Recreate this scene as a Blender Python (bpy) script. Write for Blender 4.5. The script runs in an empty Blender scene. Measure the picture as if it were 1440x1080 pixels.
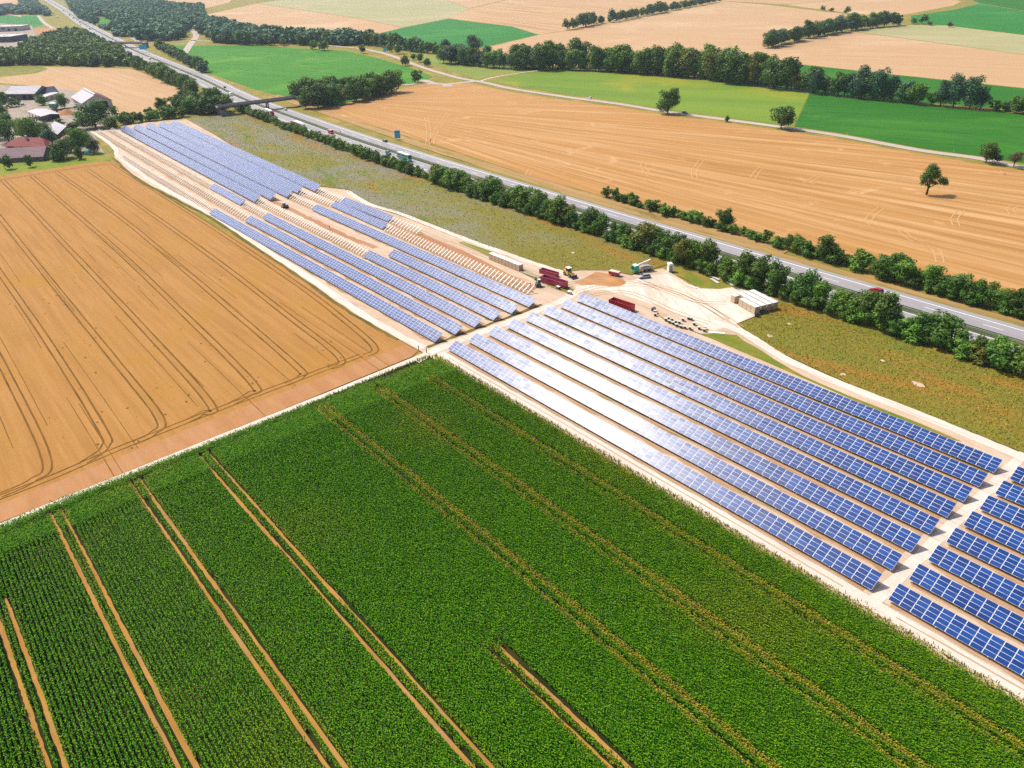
import bpy, math, random
import numpy as np
from mathutils import Vector, Matrix
from mathutils.geometry import tessellate_polygon
random.seed(7); rng = np.random.default_rng(7)
SC = bpy.context.scene; COL = SC.collection
R = math.radians

# ---------------------------------------------------------------- camera (solved from the photograph), metres; rows of panels run along X
FPX = 1061.52; PITCH, ROLL, YAW = R(29.55982), R(-1.900424), R(-51.075604); H = 104.329324
cy, sy, cp, sp = math.cos(YAW), math.sin(YAW), math.cos(PITCH), math.sin(PITCH)
F_ = np.array([sy*cp, cy*cp, -sp]); Rr = np.array([cy, -sy, 0.]); U_ = np.cross(Rr, F_)
R2 = math.cos(ROLL)*Rr + math.sin(ROLL)*U_; U2 = -math.sin(ROLL)*Rr + math.cos(ROLL)*U_
CAM = np.array([0., 0., H])
def at(x, y, z=0.):
    """a point of the 1440 x 1080 photograph -> the place at height z it shows"""
    d = F_*FPX + R2*(x-720) - U2*(y-540); t = (z-H)/d[2]; p = CAM + d*t
    return Vector((p[0], p[1], z))
def depth(p): return float((np.array(p)-CAM) @ F_)
def ppm(p): return FPX/depth(p)
cam = bpy.data.cameras.new('camera'); co = bpy.data.objects.new('camera', cam); COL.objects.link(co)
co.matrix_world = Matrix([[R2[i], U2[i], -F_[i], CAM[i]] for i in range(3)] + [[0, 0, 0, 1]])
cam.sensor_width = 36; cam.lens = FPX/1440*36; cam.clip_start = 1; cam.clip_end = 30000
SC.camera = co

# ---------------------------------------------------------------- light
SKY_GLOW = 30.
SUN_AZ, SUN_EL = R(-166.5), R(53)
w = bpy.data.worlds.new('World'); SC.world = w; w.use_nodes = True
nt = w.node_tree; bg = nt.nodes['Background']; sky = nt.nodes.new('ShaderNodeTexSky')
sky.sky_type = 'NISHITA'; sky.sun_disc = False; sky.sun_elevation = SUN_EL
sky.sun_rotation = R(90) - SUN_AZ; sky.air_density = 1.0; sky.dust_density = 3.0; sky.altitude = 500
bg.inputs[1].default_value = 0.105
# added cloud-like glow low in the west, out of view, shaped to pale the panels
def wn(t, **k):
    n = nt.nodes.new(t)
    for a, v in k.items(): setattr(n, a, v)
    return n
def wmath(op, a, b=0.):
    n = wn('ShaderNodeMath', operation=op)
    for i, v in enumerate((a, b)):
        if isinstance(v, bpy.types.NodeSocket): nt.links.new(v, n.inputs[i])
        else: n.inputs[i].default_value = v
    return n.outputs[0]
def wramp(v, a, b):
    n = wn('ShaderNodeMapRange', interpolation_type='SMOOTHSTEP'); nt.links.new(v, n.inputs[0]); n.inputs[1].default_value = a; n.inputs[2].default_value = b; return n.outputs[0]
tcw = wn('ShaderNodeTexCoord'); sxw = wn('ShaderNodeSeparateXYZ'); nt.links.new(tcw.outputs['Generated'], sxw.inputs[0])
nw = wn('ShaderNodeTexNoise'); nt.links.new(tcw.outputs['Generated'], nw.inputs['Vector']); nw.inputs['Scale'].default_value = 4.; nw.inputs['Detail'].default_value = 6
band = wmath('MULTIPLY', wramp(sxw.outputs[2], .06, .22), wmath('SUBTRACT', 1., wramp(sxw.outputs[2], .50, .74)))
west = wramp(wmath('MULTIPLY', sxw.outputs[0], -1.), .35, .85)
cl = wmath('MULTIPLY', wmath('MULTIPLY', band, west), wramp(nw.outputs['Fac'], .25, .6))
mw = wn('ShaderNodeMix', data_type='RGBA'); nt.links.new(cl, mw.inputs[0]); nt.links.new(sky.outputs[0], mw.inputs[6]); mw.inputs[7].default_value = (SKY_GLOW, SKY_GLOW*1.0, SKY_GLOW*1.04, 1)
nt.links.new(mw.outputs[2], bg.inputs[0])
sl = bpy.data.lights.new('sun', 'SUN'); sl.energy = 4.3; sl.angle = R(1.2); sl.color = (1, .93, .80)
so = bpy.data.objects.new('sun', sl); COL.objects.link(so); so.location = (-300, -60, 400)
sdir = Vector((math.cos(SUN_AZ)*math.cos(SUN_EL), math.sin(SUN_AZ)*math.cos(SUN_EL), math.sin(SUN_EL)))
so.rotation_euler = (-sdir).to_track_quat('-Z', 'Y').to_euler()
SC.view_settings.view_transform = 'Standard'; SC.view_settings.look = 'None'
SC.view_settings.exposure = 0.26; SC.view_settings.gamma = 1.0
SC.cycles.max_bounces = 6; SC.cycles.diffuse_bounces = 3; SC.cycles.transparent_max_bounces = 6
SC.cycles.use_denoising = False

# ---------------------------------------------------------------- materials
KE = 1.55; HAZE = .000055
def S(r, g, b, k=1.0):
    f = lambda c: (c/12.92 if c <= .04045 else ((c+.055)/1.055)**2.4)
    return tuple(min(.9, f(v/255.)/KE*k) for v in (r, g, b))
MATS = {}
def mat(name, col=(.5, .5, .5), rough=.6, metal=0., spec=.5, emit=None):
    if name in MATS: return MATS[name]
    m = bpy.data.materials.new(name); m.use_nodes = True; b = m.node_tree.nodes['Principled BSDF']
    b.inputs['Base Color'].default_value = (*col, 1); b.inputs['Roughness'].default_value = rough
    b.inputs['Metallic'].default_value = metal; b.inputs['Specular IOR Level'].default_value = spec
    MATS[name] = m
    # a little procedural unevenness so that no surface is dead flat
    N = m.node_tree.nodes; L = m.node_tree.links
    g = N.new('ShaderNodeNewGeometry'); n = N.new('ShaderNodeTexNoise'); n.inputs['Scale'].default_value = .9; n.inputs['Detail'].default_value = 5
    L.new(g.outputs['Position'], n.inputs['Vector'])
    mx = N.new('ShaderNodeMix'); mx.data_type = 'RGBA'; mx.inputs[6].default_value = (*[c*.86 for c in col], 1); mx.inputs[7].default_value = (*[min(.95, c*1.08) for c in col], 1)
    L.new(n.outputs['Fac'], mx.inputs[0]); L.new(mx.outputs[2], b.inputs['Base Color'])
    return m

class NG:
    """small node-graph helper for ground materials"""
    def __init__(s, name, rough=.9):
        s.m = bpy.data.materials.new(name); s.m.use_nodes = True; s.N = s.m.node_tree.nodes; s.L = s.m.node_tree.links
        s.b = s.N['Principled BSDF']; s.b.inputs['Roughness'].default_value = rough; s.b.inputs['Specular IOR Level'].default_value = .15
        s.pos = s.N.new('ShaderNodeNewGeometry').outputs['Position']
    def put(s, sock, v):
        if isinstance(v, bpy.types.NodeSocket): s.L.new(v, sock)
        elif isinstance(v, tuple) and len(v) == 3 and sock.type == 'RGBA': sock.default_value = (*v, 1)
        else: sock.default_value = v
    def coord(s, ang=0., stretch=1., vec=None):
        mp = s.N.new('ShaderNodeMapping'); mp.vector_type = 'POINT'
        r = s.N.new('ShaderNodeVectorRotate'); r.rotation_type = 'Z_AXIS'; r.inputs['Angle'].default_value = -R(ang)
        s.L.new(vec or s.pos, r.inputs['Vector']); s.L.new(r.outputs[0], mp.inputs['Vector'])
        mp.inputs['Scale'].default_value = (1./stretch, 1., 1.)
        return mp.outputs[0]
    def noise(s, vec, scale, detail=3., rough=.55, dist=0.):
        n = s.N.new('ShaderNodeTexNoise'); n.inputs['Scale'].default_value = scale; n.inputs['Detail'].default_value = detail
        n.inputs['Roughness'].default_value = rough; n.inputs['Distortion'].default_value = dist; s.L.new(vec, n.inputs['Vector']); return n.outputs['Fac']
    def ramp(s, f, a, b):
        m = s.N.new('ShaderNodeMapRange'); m.interpolation_type = 'SMOOTHSTEP'; s.put(m.inputs['Value'], f)
        m.inputs['From Min'].default_value = a; m.inputs['From Max'].default_value = b; return m.outputs[0]
    def mix(s, f, a, b):
        m = s.N.new('ShaderNodeMix'); m.data_type = 'RGBA'; s.put(m.inputs[0], f); s.put(m.inputs[6], a); s.put(m.inputs[7], b); return m.outputs[2]
    def math(s, op, a, b=0.):
        m = s.N.new('ShaderNodeMath'); m.operation = op; s.put(m.inputs[0], a); s.put(m.inputs[1], b); return m.outputs[0]
    def bump(s, h, strength=.5, dist=.3):
        b = s.N.new('ShaderNodeBump'); b.inputs['Strength'].default_value = strength; b.inputs['Distance'].default_value = dist
        s.L.new(h, b.inputs['Height']); s.L.new(b.outputs[0], s.b.inputs['Normal'])
    def out(s, c): s.put(s.b.inputs['Base Color'], c); return s.m

def field_mat(name, c1, c2, c3=None, ang=0., stretch=14., sc=.35, patch=.02, grain=1.6, gk=.35, rough=.95, streak=1., bump=.35):
    """c1/c2: streaked base; c3: large patches; fine grain on top"""
    g = NG(name, rough)
    st = g.ramp(g.noise(g.coord(ang, stretch), sc, 4, .6), .5-.22/streak, .5+.22/streak)
    c = g.mix(st, c1, c2)
    if c3: c = g.mix(g.ramp(g.noise(g.pos, patch, 4, .6, .6), .48, .72), c, c3)
    gr = g.noise(g.pos, grain, 3, .7)
    d = g.mix(1.0, c, c)
    dk = g.N.new('ShaderNodeMix'); dk.data_type = 'RGBA'; dk.blend_type = 'MULTIPLY'
    v = g.math('MULTIPLY_ADD', gr, gk*2); g.N[v.node.name].inputs[2].default_value = 1-gk
    g.put(dk.inputs[0], 1.); g.put(dk.inputs[6], d); g.L.new(v, dk.inputs[7])
    if bump: g.bump(gr, bump, .25)
    return g.out(dk.outputs[2])

# ---------------------------------------------------------------- mesh helper
class MB:
    def __init__(s): s.v = []; s.f = []; s.m = []
    def add(s, vs, fs, mi=0):
        o = len(s.v); s.v += [tuple(v) for v in vs]; s.f += [tuple(i+o for i in f) for f in fs]; s.m += [mi]*len(fs); return s
    def box(s, x0, x1, y0, y1, z0, z1, mi=0, top=None):
        t = top or 0.
        vs = [(x0, y0, z0), (x1, y0, z0), (x1, y1, z0), (x0, y1, z0), (x0+t, y0+t, z1), (x1-t, y0+t, z1), (x1-t, y1-t, z1), (x0+t, y1-t, z1)]
        return s.add(vs, [(0, 3, 2, 1), (4, 5, 6, 7), (0, 1, 5, 4), (1, 2, 6, 5), (2, 3, 7, 6), (3, 0, 4, 7)], mi)
    def prism(s, prof, y0, y1, mi=0, inset=0., axis='y'):
        """closed profile [(x, z)] extruded from y0 to y1 (counter-clockwise seen from -y)"""
        n = len(prof); P = lambda x, z, y: (x, y, z) if axis == 'y' else (y, x, z)
        vs = [P(x, z, y0) for x, z in prof] + [P(x, z, y1) for x, z in prof]
        fs = [tuple(range(n)), tuple(range(2*n-1, n-1, -1))] + [(i, i+n, (i+1) % n+n, (i+1) % n) for i in range(n)]
        return s.add(vs, fs, mi)
    def cyl(s, p, q, r0, r1=None, n=10, mi=0, cap=True):
        r1 = r0 if r1 is None else r1; p, q = Vector(p), Vector(q); d = (q-p).normalized()
        a = d.orthogonal().normalized(); b = d.cross(a); vs = []
        for c, r in ((p, r0), (q, r1)):
            for i in range(n):
                t = 2*math.pi*i/n; vs.append(c + a*math.cos(t)*r + b*math.sin(t)*r)
        fs = [(i, (i+1) % n, (i+1) % n+n, i+n) for i in range(n)]
        if cap: fs += [tuple(range(n-1, -1, -1)), tuple(range(n, 2*n))]
        return s.add(vs, fs, mi)
    def beam(s, p, q, w, h, mi=0):
        p, q = Vector(p), Vector(q); d = (q-p).normalized(); a = d.cross(Vector((0, 0, 1)))
        a = a.normalized() if a.length > 1e-3 else Vector((1, 0, 0)); b = a.cross(d)
        vs = [c + a*i*w/2 + b*j*h/2 for c in (p, q) for i, j in ((-1, -1), (1, -1), (1, 1), (-1, 1))]
        return s.add(vs, [(0, 1, 2, 3), (7, 6, 5, 4), (0, 4, 5, 1), (1, 5, 6, 2), (2, 6, 7, 3), (3, 7, 4, 0)], mi)
    def mesh(s, name, mats, smooth=False):
        me = bpy.data.meshes.new(name); me.from_pydata(s.v, [], s.f)
        for m in (mats if isinstance(mats, (list, tuple)) else [mats]): me.materials.append(m)
        if any(s.m): me.polygons.foreach_set('material_index', s.m)
        import bmesh
        b = bmesh.new(); b.from_mesh(me); bmesh.ops.recalc_face_normals(b, faces=b.faces); b.to_mesh(me); b.free()
        if smooth: me.polygons.foreach_set('use_smooth', [True]*len(me.polygons))
        return me
    def build(s, name, mats, parent=None, loc=(0, 0, 0), rz=0., smooth=False):
        return link(name, s.mesh(name, mats, smooth), parent, loc, rz)

def link(name, me, parent=None, loc=(0, 0, 0), rz=0.):
    o = bpy.data.objects.new(name, me); COL.objects.link(o); o.location = loc
    if rz: o.rotation_euler = (0, 0, rz)
    if parent is not None: o.parent = parent
    return o
def tag(o, label, cat=None, group=None, kind=None):
    o['label'] = label
    if cat: o['category'] = cat
    if group: o['group'] = group
    if kind: o['kind'] = kind
    return o
def thing(name, label, cat, loc=(0, 0, 0), rz=0., group=None):
    return tag(link(name, None, None, loc, rz), label, cat, group)
def dup(root, loc, rz, label=None, group=None, scale=None):
    r = root.copy(); COL.objects.link(r); r.location = loc; r.rotation_euler = (0, 0, rz)
    if scale: r.scale = scale
    if label: r['label'] = label
    if group: r['group'] = group
    for ch in list(root.children):
        c = ch.copy(); COL.objects.link(c); c.parent = r
        for g in list(ch.children):
            d = g.copy(); COL.objects.link(d); d.parent = c
    return r
ONES = 'zeroth first second third fourth fifth sixth seventh eighth ninth tenth eleventh twelfth thirteenth fourteenth fifteenth sixteenth seventeenth eighteenth nineteenth'.split()
TENS = {2: 'twent', 3: 'thirt', 4: 'fort', 5: 'fift', 6: 'sixt', 7: 'sevent', 8: 'eight', 9: 'ninet'}
def nth(n):
    if n < 20: return ONES[n]
    return TENS[n//10]+'ieth' if n % 10 == 0 else TENS[n//10]+'y-'+ONES[n % 10]

# ---------------------------------------------------------------- ground sheets
def sheet(name, pts, z, m, label, cat='field', kind='structure', px=True):
    P = [at(*p) if px else Vector((p[0], p[1], 0)) for p in pts]
    P = [Vector((p.x, p.y, 0)) for p in P]
    tris = tessellate_polygon([P]); me = bpy.data.meshes.new(name)
    fs = []
    for t in tris:
        a, b, c = (P[i] for i in t)
        fs.append(t if (b-a).cross(c-a).z > 0 else t[::-1])
    me.from_pydata([(p.x, p.y, z) for p in P], [], fs); me.materials.append(m)
    return tag(link(name, me), label, cat, kind=kind)
def spline(pts, n=8):
    out = []; P = [Vector((p[0], p[1], 0)) for p in pts]
    for i in range(len(P)-1):
        a, b, c, d = P[max(i-1, 0)], P[i], P[i+1], P[min(i+2, len(P)-1)]
        for k in range(n):
            t = k/n; out.append(.5*((2*b)+(c-a)*t+(2*a-5*b+4*c-d)*t*t+(3*b-a-3*c+d)*t**3))
    return out + [P[-1]]
def offset(line, d):
    out = []
    for i, p in enumerate(line):
        t = (line[min(i+1, len(line)-1)] - line[max(i-1, 0)]).normalized(); out.append(p + Vector((-t.y, t.x, 0))*d)
    return out
def ribbon_mb(line, o0, o1, z, mb=None, jag=0.):
    mb = mb or MB(); a, b = offset(line, o0), offset(line, o1); n = len(line)
    j = lambda: random.uniform(-jag, jag)
    vs = [(p.x+j(), p.y+j(), z) for p in a] + [(p.x+j(), p.y+j(), z) for p in b]
    return mb.add(vs, [(i, i+1, n+i+1, n+i) for i in range(n-1)])
def dashes(line, o, wd, z, dash, gap, mb):
    acc = 0.; on = True; seg = [line[0]]
    for i in range(1, len(line)):
        a, b = line[i-1], line[i]; L = (b-a).length; pos = 0.
        while L-pos > 0:
            need = (dash if on else gap)-acc
            if L-pos >= need:
                pos += need; p = a+(b-a)*(pos/L); seg.append(p)
                if on and len(seg) > 1: ribbon_mb(seg, o-wd/2, o+wd/2, z, mb)
                seg = [p]; acc = 0.; on = not on
            else:
                acc += L-pos; pos = L; seg.append(b)
    return mb

# ================================================================ THE LAND
M_verge = field_mat('verge_grass', S(170, 152, 70), S(136, 138, 52), S(200, 160, 86), ang=0, stretch=6, sc=.5, patch=.05, grain=2.2, gk=.4)
g = MB(); g.add([(-7000, -1500, 0), (1500, -1500, 0), (1500, 6500, 0), (-7000, 6500, 0)], [(0, 1, 2, 3)])
tag(g.build('ground', M_verge), 'dry green and straw coloured grassland under all the fields', 'ground', kind='structure')

M_wheat = field_mat('ripe_wheat', S(205, 150, 84), S(188, 134, 68), S(196, 142, 62), ang=0, stretch=22, sc=.5, patch=.018, grain=3.2, gk=.3)
M_pink = field_mat('pale_stubble', S(224, 184, 142), S(210, 168, 122), S(230, 194, 154), ang=20, stretch=30, sc=.16, patch=.006, grain=.8, gk=.14, bump=0)
M_pink2 = field_mat('combed_stubble', S(228, 188, 144), S(202, 158, 110), None, ang=-15, stretch=40, sc=.11, patch=.006, grain=.8, gk=.14, bump=0, streak=1.6)
M_pinkleft = field_mat('pale_wheat', S(222, 182, 140), S(208, 166, 120), S(214, 168, 112), ang=0, stretch=25, sc=.14, patch=.01, grain=1., gk=.18, bump=.1)
M_olive = field_mat('olive_field', S(196, 188, 138), S(182, 178, 126), S(206, 190, 148), ang=10, stretch=10, sc=.03, patch=.006, grain=.6, gk=.16, bump=0)
M_bright = field_mat('bright_green_crop', S(80, 152, 34), S(64, 136, 28), S(102, 162, 38), ang=14, stretch=14, sc=.12, patch=.012, grain=1.2, gk=.3, bump=.3)
M_emer = field_mat('emerald_crop', S(56, 144, 54), S(48, 132, 46), S(70, 152, 58), ang=60, stretch=10, sc=.08, patch=.008, grain=.9, gk=.2, bump=.1)
M_dark = field_mat('dark_green_crop', S(58, 132, 28), S(44, 114, 22), S(74, 142, 34), ang=25, stretch=20, sc=.25, patch=.012, grain=1.6, gk=.42, bump=.4)
M_lime = field_mat('lime_grass', S(136, 164, 50), S(120, 152, 48), S(172, 168, 52), ang=18, stretch=8, sc=.03, patch=.011, grain=1.1, gk=.2, bump=.1)
M_haygrass = field_mat('hay_grass', S(150, 164, 74), S(136, 154, 64), S(170, 168, 84), ang=20, stretch=8, sc=.05, patch=.01, grain=.9, gk=.2, bump=.1)

# stubble beside the motorway: swaths fan out from the field's western tip
g = NG('mown_stubble', .95)
vs = g.N.new('ShaderNodeVectorMath'); vs.operation = 'SUBTRACT'; g.L.new(g.pos, vs.inputs[0]); vs.inputs[1].default_value = (-640, 312, 0)
sx = g.N.new('ShaderNodeSeparateXYZ'); g.L.new(vs.outputs[0], sx.inputs[0])
a_ = g.math('ARCTAN2', sx.outputs[1], sx.outputs[0])
ln = g.N.new('ShaderNodeVectorMath'); ln.operation = 'LENGTH'; g.L.new(vs.outputs[0], ln.inputs[0])
cb = g.N.new('ShaderNodeCombineXYZ'); g.L.new(g.math('MULTIPLY', a_, 150.), cb.inputs[0]); g.L.new(g.math('MULTIPLY', ln.outputs['Value'], .010), cb.inputs[1])
s1 = g.ramp(g.noise(cb.outputs[0], .62, 4, .7), .3, .7)
cb2 = g.N.new('ShaderNodeCombineXYZ'); g.L.new(g.math('MULTIPLY', a_, 150.), cb2.inputs[0]); g.L.new(g.math('MULTIPLY', ln.outputs['Value'], .03), cb2.inputs[1])
s2 = g.ramp(g.noise(cb2.outputs[0], .16, 3, .5), .35, .68)
c = g.mix(s1, S(188, 134, 72), S(234, 186, 130)); c = g.mix(g.math('MULTIPLY', s2, .55), c, S(202, 142, 70))
c = g.mix(g.ramp(g.noise(g.pos, .035, 5, .7, 1.), .58, .74), c, S(238, 190, 138))
g.bump(g.noise(g.pos, 1.8, 3, .7), .3, .2)
M_stub = g.out(c)

MARKS = [[(601,205),(603,190),(600,165)],[(606,203),(614,184),(632,158)],[(915,248),(906,238),(905,230)],[(978,252),(976,242),(986,226)],[(1058,252),(1066,240),(1072,236)],[(1228,318),(1222,308),(1240,292)],[(1345,318),(1342,308),(1352,296)],[(1425,302),(1420,294),(1428,290)],[(740,252),(746,240),(752,238)],[(1138,256),(1146,250),(1156,246)],[(1262,320),(1284,338),(1306,342)],[(1296,345),(1316,352),(1322,370)],[(1402,240),(1412,246),(1424,243)]]
# flower meadow, mottled olive, grey-violet and rust
g = NG('flower_meadow', .95)
n1 = g.ramp(g.noise(g.coord(0, 2.2), .035, 5, .65, .8), .42, .62); n2 = g.ramp(g.noise(g.coord(0, 3.), .028, 4, .6, 1.5), .52, .68)
n3 = g.ramp(g.noise(g.coord(-8, 4.), .06, 4, .65, 1.), .55, .7)
xs_ = g.N.new('ShaderNodeSeparateXYZ'); g.L.new(g.pos, xs_.inputs[0]); lf = g.ramp(g.math('MULTIPLY', xs_.outputs[0], -1.), 140, 340)
c = g.mix(g.math('MULTIPLY', n1, lf), g.mix(lf, S(150, 140, 38), S(160, 152, 62)), S(164, 160, 142)); c = g.mix(g.math('MULTIPLY', n2, .9), c, S(204, 132, 44)); c = g.mix(g.math('MULTIPLY', n3, .85), c, S(112, 142, 34))
gr = g.noise(g.pos, 1.5, 4, .75); c = g.mix(g.ramp(gr, .3, .75), g.mix(.42, c, S(84, 88, 26)), g.mix(.14, c, S(224, 206, 150)))
g.bump(gr, .8, .4); M_meadow = g.out(c)

# pale crushed limestone with weeds, tyre marks and brown soil showing through
def gravel(name, a, b, weed=.0, soil=.0, ang=0., stretch=5.):
    g = NG(name, .95)
    c = g.mix(g.ramp(g.noise(g.coord(ang, stretch), .22, 5, .65), .3, .7), a, b)
    c = g.mix(g.math('MULTIPLY', g.ramp(g.noise(g.coord(ang, 12.), .9, 3, .6), .52, .7), .35), c, S(206, 172, 142))
    if soil: c = g.mix(g.math('MULTIPLY', g.ramp(g.noise(g.coord(ang, 3.5), .09, 5, .7, 1.), .5, .68), soil), c, S(190, 140, 100))
    if weed: c = g.mix(g.math('MULTIPLY', g.ramp(g.noise(g.coord(ang, 5.), .13, 5, .7, .8), .53, .66), weed), c, S(130, 128, 56))
    gr = g.noise(g.pos, 2.4, 4, .75); c = g.mix(g.ramp(gr, .25, .8), g.mix(.25, c, S(176, 140, 112)), c)
    g.bump(gr, .5, .2); return g.out(c)
M_grav = gravel('limestone_gravel', S(246, 224, 200), S(236, 204, 176), soil=.45)
M_under = gravel('gravel_with_weeds', S(222, 180, 140), S(196, 150, 108), weed=.85, soil=.7)
M_yard = gravel('yard_gravel', S(255, 246, 234, 1.14), S(252, 232, 212, 1.1), ang=-30, soil=.28)  # whitened past the site gravel: flare brightness painted into the colour
M_track = gravel('white_track', S(255, 244, 234, 1.1), S(250, 232, 218, 1.06))
M_soil = gravel('brown_soil', S(216, 164, 124), S(196, 136, 98), ang=0, stretch=8, soil=.5)
M_orange = gravel('orange_sand', S(226, 166, 106), S(206, 140, 84))
M_lawn = field_mat('lawn', S(126, 150, 40), S(150, 160, 48), S(170, 160, 60), sc=.2, stretch=4, patch=.03, grain=1.5, gk=.25)
M_gstrip = field_mat('weedy_strip', S(120, 138, 44), S(150, 146, 56), S(186, 150, 72), sc=.3, stretch=4, patch=.09, grain=1.8, gk=.45)
M_yardfarm = gravel('farmyard', S(200, 186, 176), S(176, 164, 152), weed=.75)

far = [
 ('pale_field', [(690,66),(757,49),(800,43),(870,29),(960,13),(1010,1),(1080,7),(1192,20),(1182,34),(1085,66),(1080,84),(1000,92),(880,92),(720,92)], M_pink, 'wide pale pink stubble field behind the long belt of trees'),
 ('combed_field', [(631,26),(661,12),(722,-2),(1010,-6),(1004,2),(960,10),(795,43),(757,48.5),(720,37)], M_pink2, 'pale stubble field combed into fine stripes left of the far hedgerow'),
 ('corner_field', [(560,-30),(760,-30),(722,-3),(660,11.5),(622,-3)], M_pink, 'pale field in the distance above the olive field'),
 ('olive_field', [(362,4.5),(425,-4),(520,-14),(622,-3),(660,12),(631,26),(567,38.5),(500,25),(420,13)], M_olive, 'dull olive field in the distance above the pink wedge field'),
 ('wedge_field', [(284,22),(360,5),(420,13.5),(500,25.5),(566,39),(530,48),(450,62),(400,60),(340,45)], M_pink, 'pale pink wedge of stubble behind the wooded strip'),
 ('emerald_field', [(520,50),(567,39),(631,26.5),(720,37.5),(757,49),(690,64),(640,75),(560,70)], M_emer, 'bright emerald field wedged between pale stubble fields'),
 ('pale_field', [(1080,69),(1130,56),(1197,44.5),(1440,77),(1600,100),(1600,150),(1440,124),(1317,111),(1250,104),(1085,86)], M_pink, 'pale pink field right of the second hedgerow'),
 ('grain_field', [(1198,44),(1280,35.5),(1330,36),(1440,49.5),(1600,70),(1600,98),(1440,76.5)], M_olive, 'dull yellow field below the green slope'),
 ('emerald_field', [(1281,22),(1340,14),(1378,5),(1440,15.5),(1600,40),(1600,68),(1440,49),(1330,35.5),(1281,34)], M_emer, 'green field in the distance behind the grain field'),
 ('emerald_field', [(1300,-30),(1700,-10),(1600,38),(1440,15),(1378,4.5)], M_dark, 'darker green field in the far top right corner'),
 ('pale_field', [(1105,7),(1160,2),(1215,-8),(1300,-12),(1352,2.2),(1340,8),(1255,24),(1200,19)], M_pink, 'small pale field above the second hedgerow'),
 ('pale_field', [(1000,-25),(1300,-30),(1300,-12),(1215,-8),(1160,1.5),(1105,6.5),(1010,.5)], M_pink2, 'far pale field on the top edge'),
 ('crop_strip', [(1080,86.5),(1085,86.5),(1250,104.5),(1317,111.5),(1440,124.5),(1600,150),(1600,185),(1440,156),(1250,140),(1060,122)], M_dark, 'strip of dark green crop behind the tree belt'),
 ('lime_field', [(690,113.5),(748,101),(790,99),(856,102.5),(960,109.5),(1080,123),(1138,131),(1116,177),(1080,173),(945,155),(870,143),(795,132.5),(722,121)], M_lime, 'lime green meadow between the country road and the tree belt'),
 ('dark_crop', [(1139,131),(1250,143),(1360,155),(1440,160),(1650,185),(1650,258),(1440,230),(1372,219),(1292,208),(1180,187),(1117,178)], M_dark, 'dark green crop field behind the country road'),
 ('hay_field', [(565,74),(627,78),(660,82),(720,92),(800,97),(745,100),(672,111),(655,107),(612,93)], M_haygrass, 'pale green grass field beside the road junction'),
 ('green_field', [(238,64),(300,64),(360,64),(420,68),(485,71.5),(535,83),(582,97),(605,106),(607,109),(597,112),(560,122),(470,150),(400,137),(360,126),(290,102),(255,80)], M_bright, 'bright green crop field beside the motorway overpass'),
 ('stubble_field', [(448,155),(500,142),(545,130),(590,119),(640,117.5),(662,117.5),(722,130),(795,141),(870,151),(945,163),(1080,181),(1180,196),(1292,217),(1440,241),(1650,275),(1650,480),(1440,425),(1150,348),(1000,310),(860,279),(760,252),(640,213),(535,180)], M_stub, 'big golden stubble field with long mowing streaks beyond the motorway'),
 ('pale_wheat', [(-60,94),(60,94),(120,95),(185,97),(225,112),(262,131),(262,140),(250,148),(185,164),(165,162),(150,142),(112,129),(80,124),(0,117),(-60,112)], M_pinkleft, 'pale wheat field behind the farm barns'),
 ('olive_field', [(-60,93.5),(60,94),(68,97),(52,103),(0,109),(-60,113)], M_gstrip, 'small ochre grass patch at the edge of the pale wheat'),
 ('green_field', [(-30,22),(52,22),(63,34),(42,40),(0,33),(-30,33)], M_emer, 'small green field behind the white industrial sheds'),
 ('dry_field', [(42,41),(84,38),(92,46),(50,49)], M_soil, 'small patch of bare brown soil near the motorway'),
 ('green_field', [(131,24),(146,24),(161,32),(158,42),(143,40),(136,33)], M_bright, 'small green field tucked into the wood right of the motorway'),
 ('pale_field', [(-40,-20),(26,-20),(30,10),(30,24),(-40,12)], M_pink, 'pale field in the far top left corner'),
 ('pale_field', [(226,-12),(335,-12),(322,4),(287,12),(268,11),(234,9)], M_pink, 'pale field behind the upper wood'),
 ('paved_yard', [(-40,33),(0,33),(45,36),(50,52),(30,60),(22,78),(-40,70)], M_yardfarm, 'light paved yard around the industrial sheds'),
 ('farmyard', [(-40,118),(80,124),(112,129),(150,143),(165,162),(150,178),(128,178),(140,205),(152,222),(60,228),(-40,240)], M_yardfarm, 'grey farmyard between barns and houses'),
 ('lawn', [(-40,231),(60,224),(100,219),(140,213),(157,225),(90,236),(0,249),(-40,256)], M_lawn, 'yellow green lawn strip between the houses and the wheat'),
]
for i, (n, p, m, l) in enumerate(far): sheet(n, p, .03+.004*i, m, l)

M_mark = field_mat('pale_straw_marks', S(232, 186, 132), S(222, 174, 118), sc=.8, stretch=3, grain=2, gk=.3)
mb = MB()
for q in MARKS:
    for o in (-1.3, 1.3): ribbon_mb(spline([tuple(at(*p)[:2]) for p in q], 10), o-.28, o+.28, .16, mb, .12)
tag(mb.build('tyre_marks', M_mark), 'pale curving tractor marks scattered over the golden stubble', 'track', kind='structure')
# near fields (world metres)
sheet('wheat_field', [(-560, 20), (-540, 52), (-536, 80), (-534, 108), (-522, 113.5), (-505, 111), (-456, 109.2), (-381, 109), (-301, 109.6), (-250, 108.3), (-214, 107), (-178, 107.2), (-176.2, 104), (-174, 60), (-171.8, -6), (-170.5, -40), (-560, -40)], .18, M_wheat, 'ripe orange wheat field crossed by thin paired tramlines', px=False)
gw = gravel('wheat_edge', S(216, 156, 104), S(200, 138, 84))
sheet('field_margin', [(-184.5, 107), (-178, 107.2), (-176.3, 103), (-174.1, 60), (-171.9, -6), (-170.6, -40), (-178, -40), (-179.4, 0), (-182.5, 50), (-184, 95)], .19, gw, 'reddish margin of the wheat field beside the white track', px=False)
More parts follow.
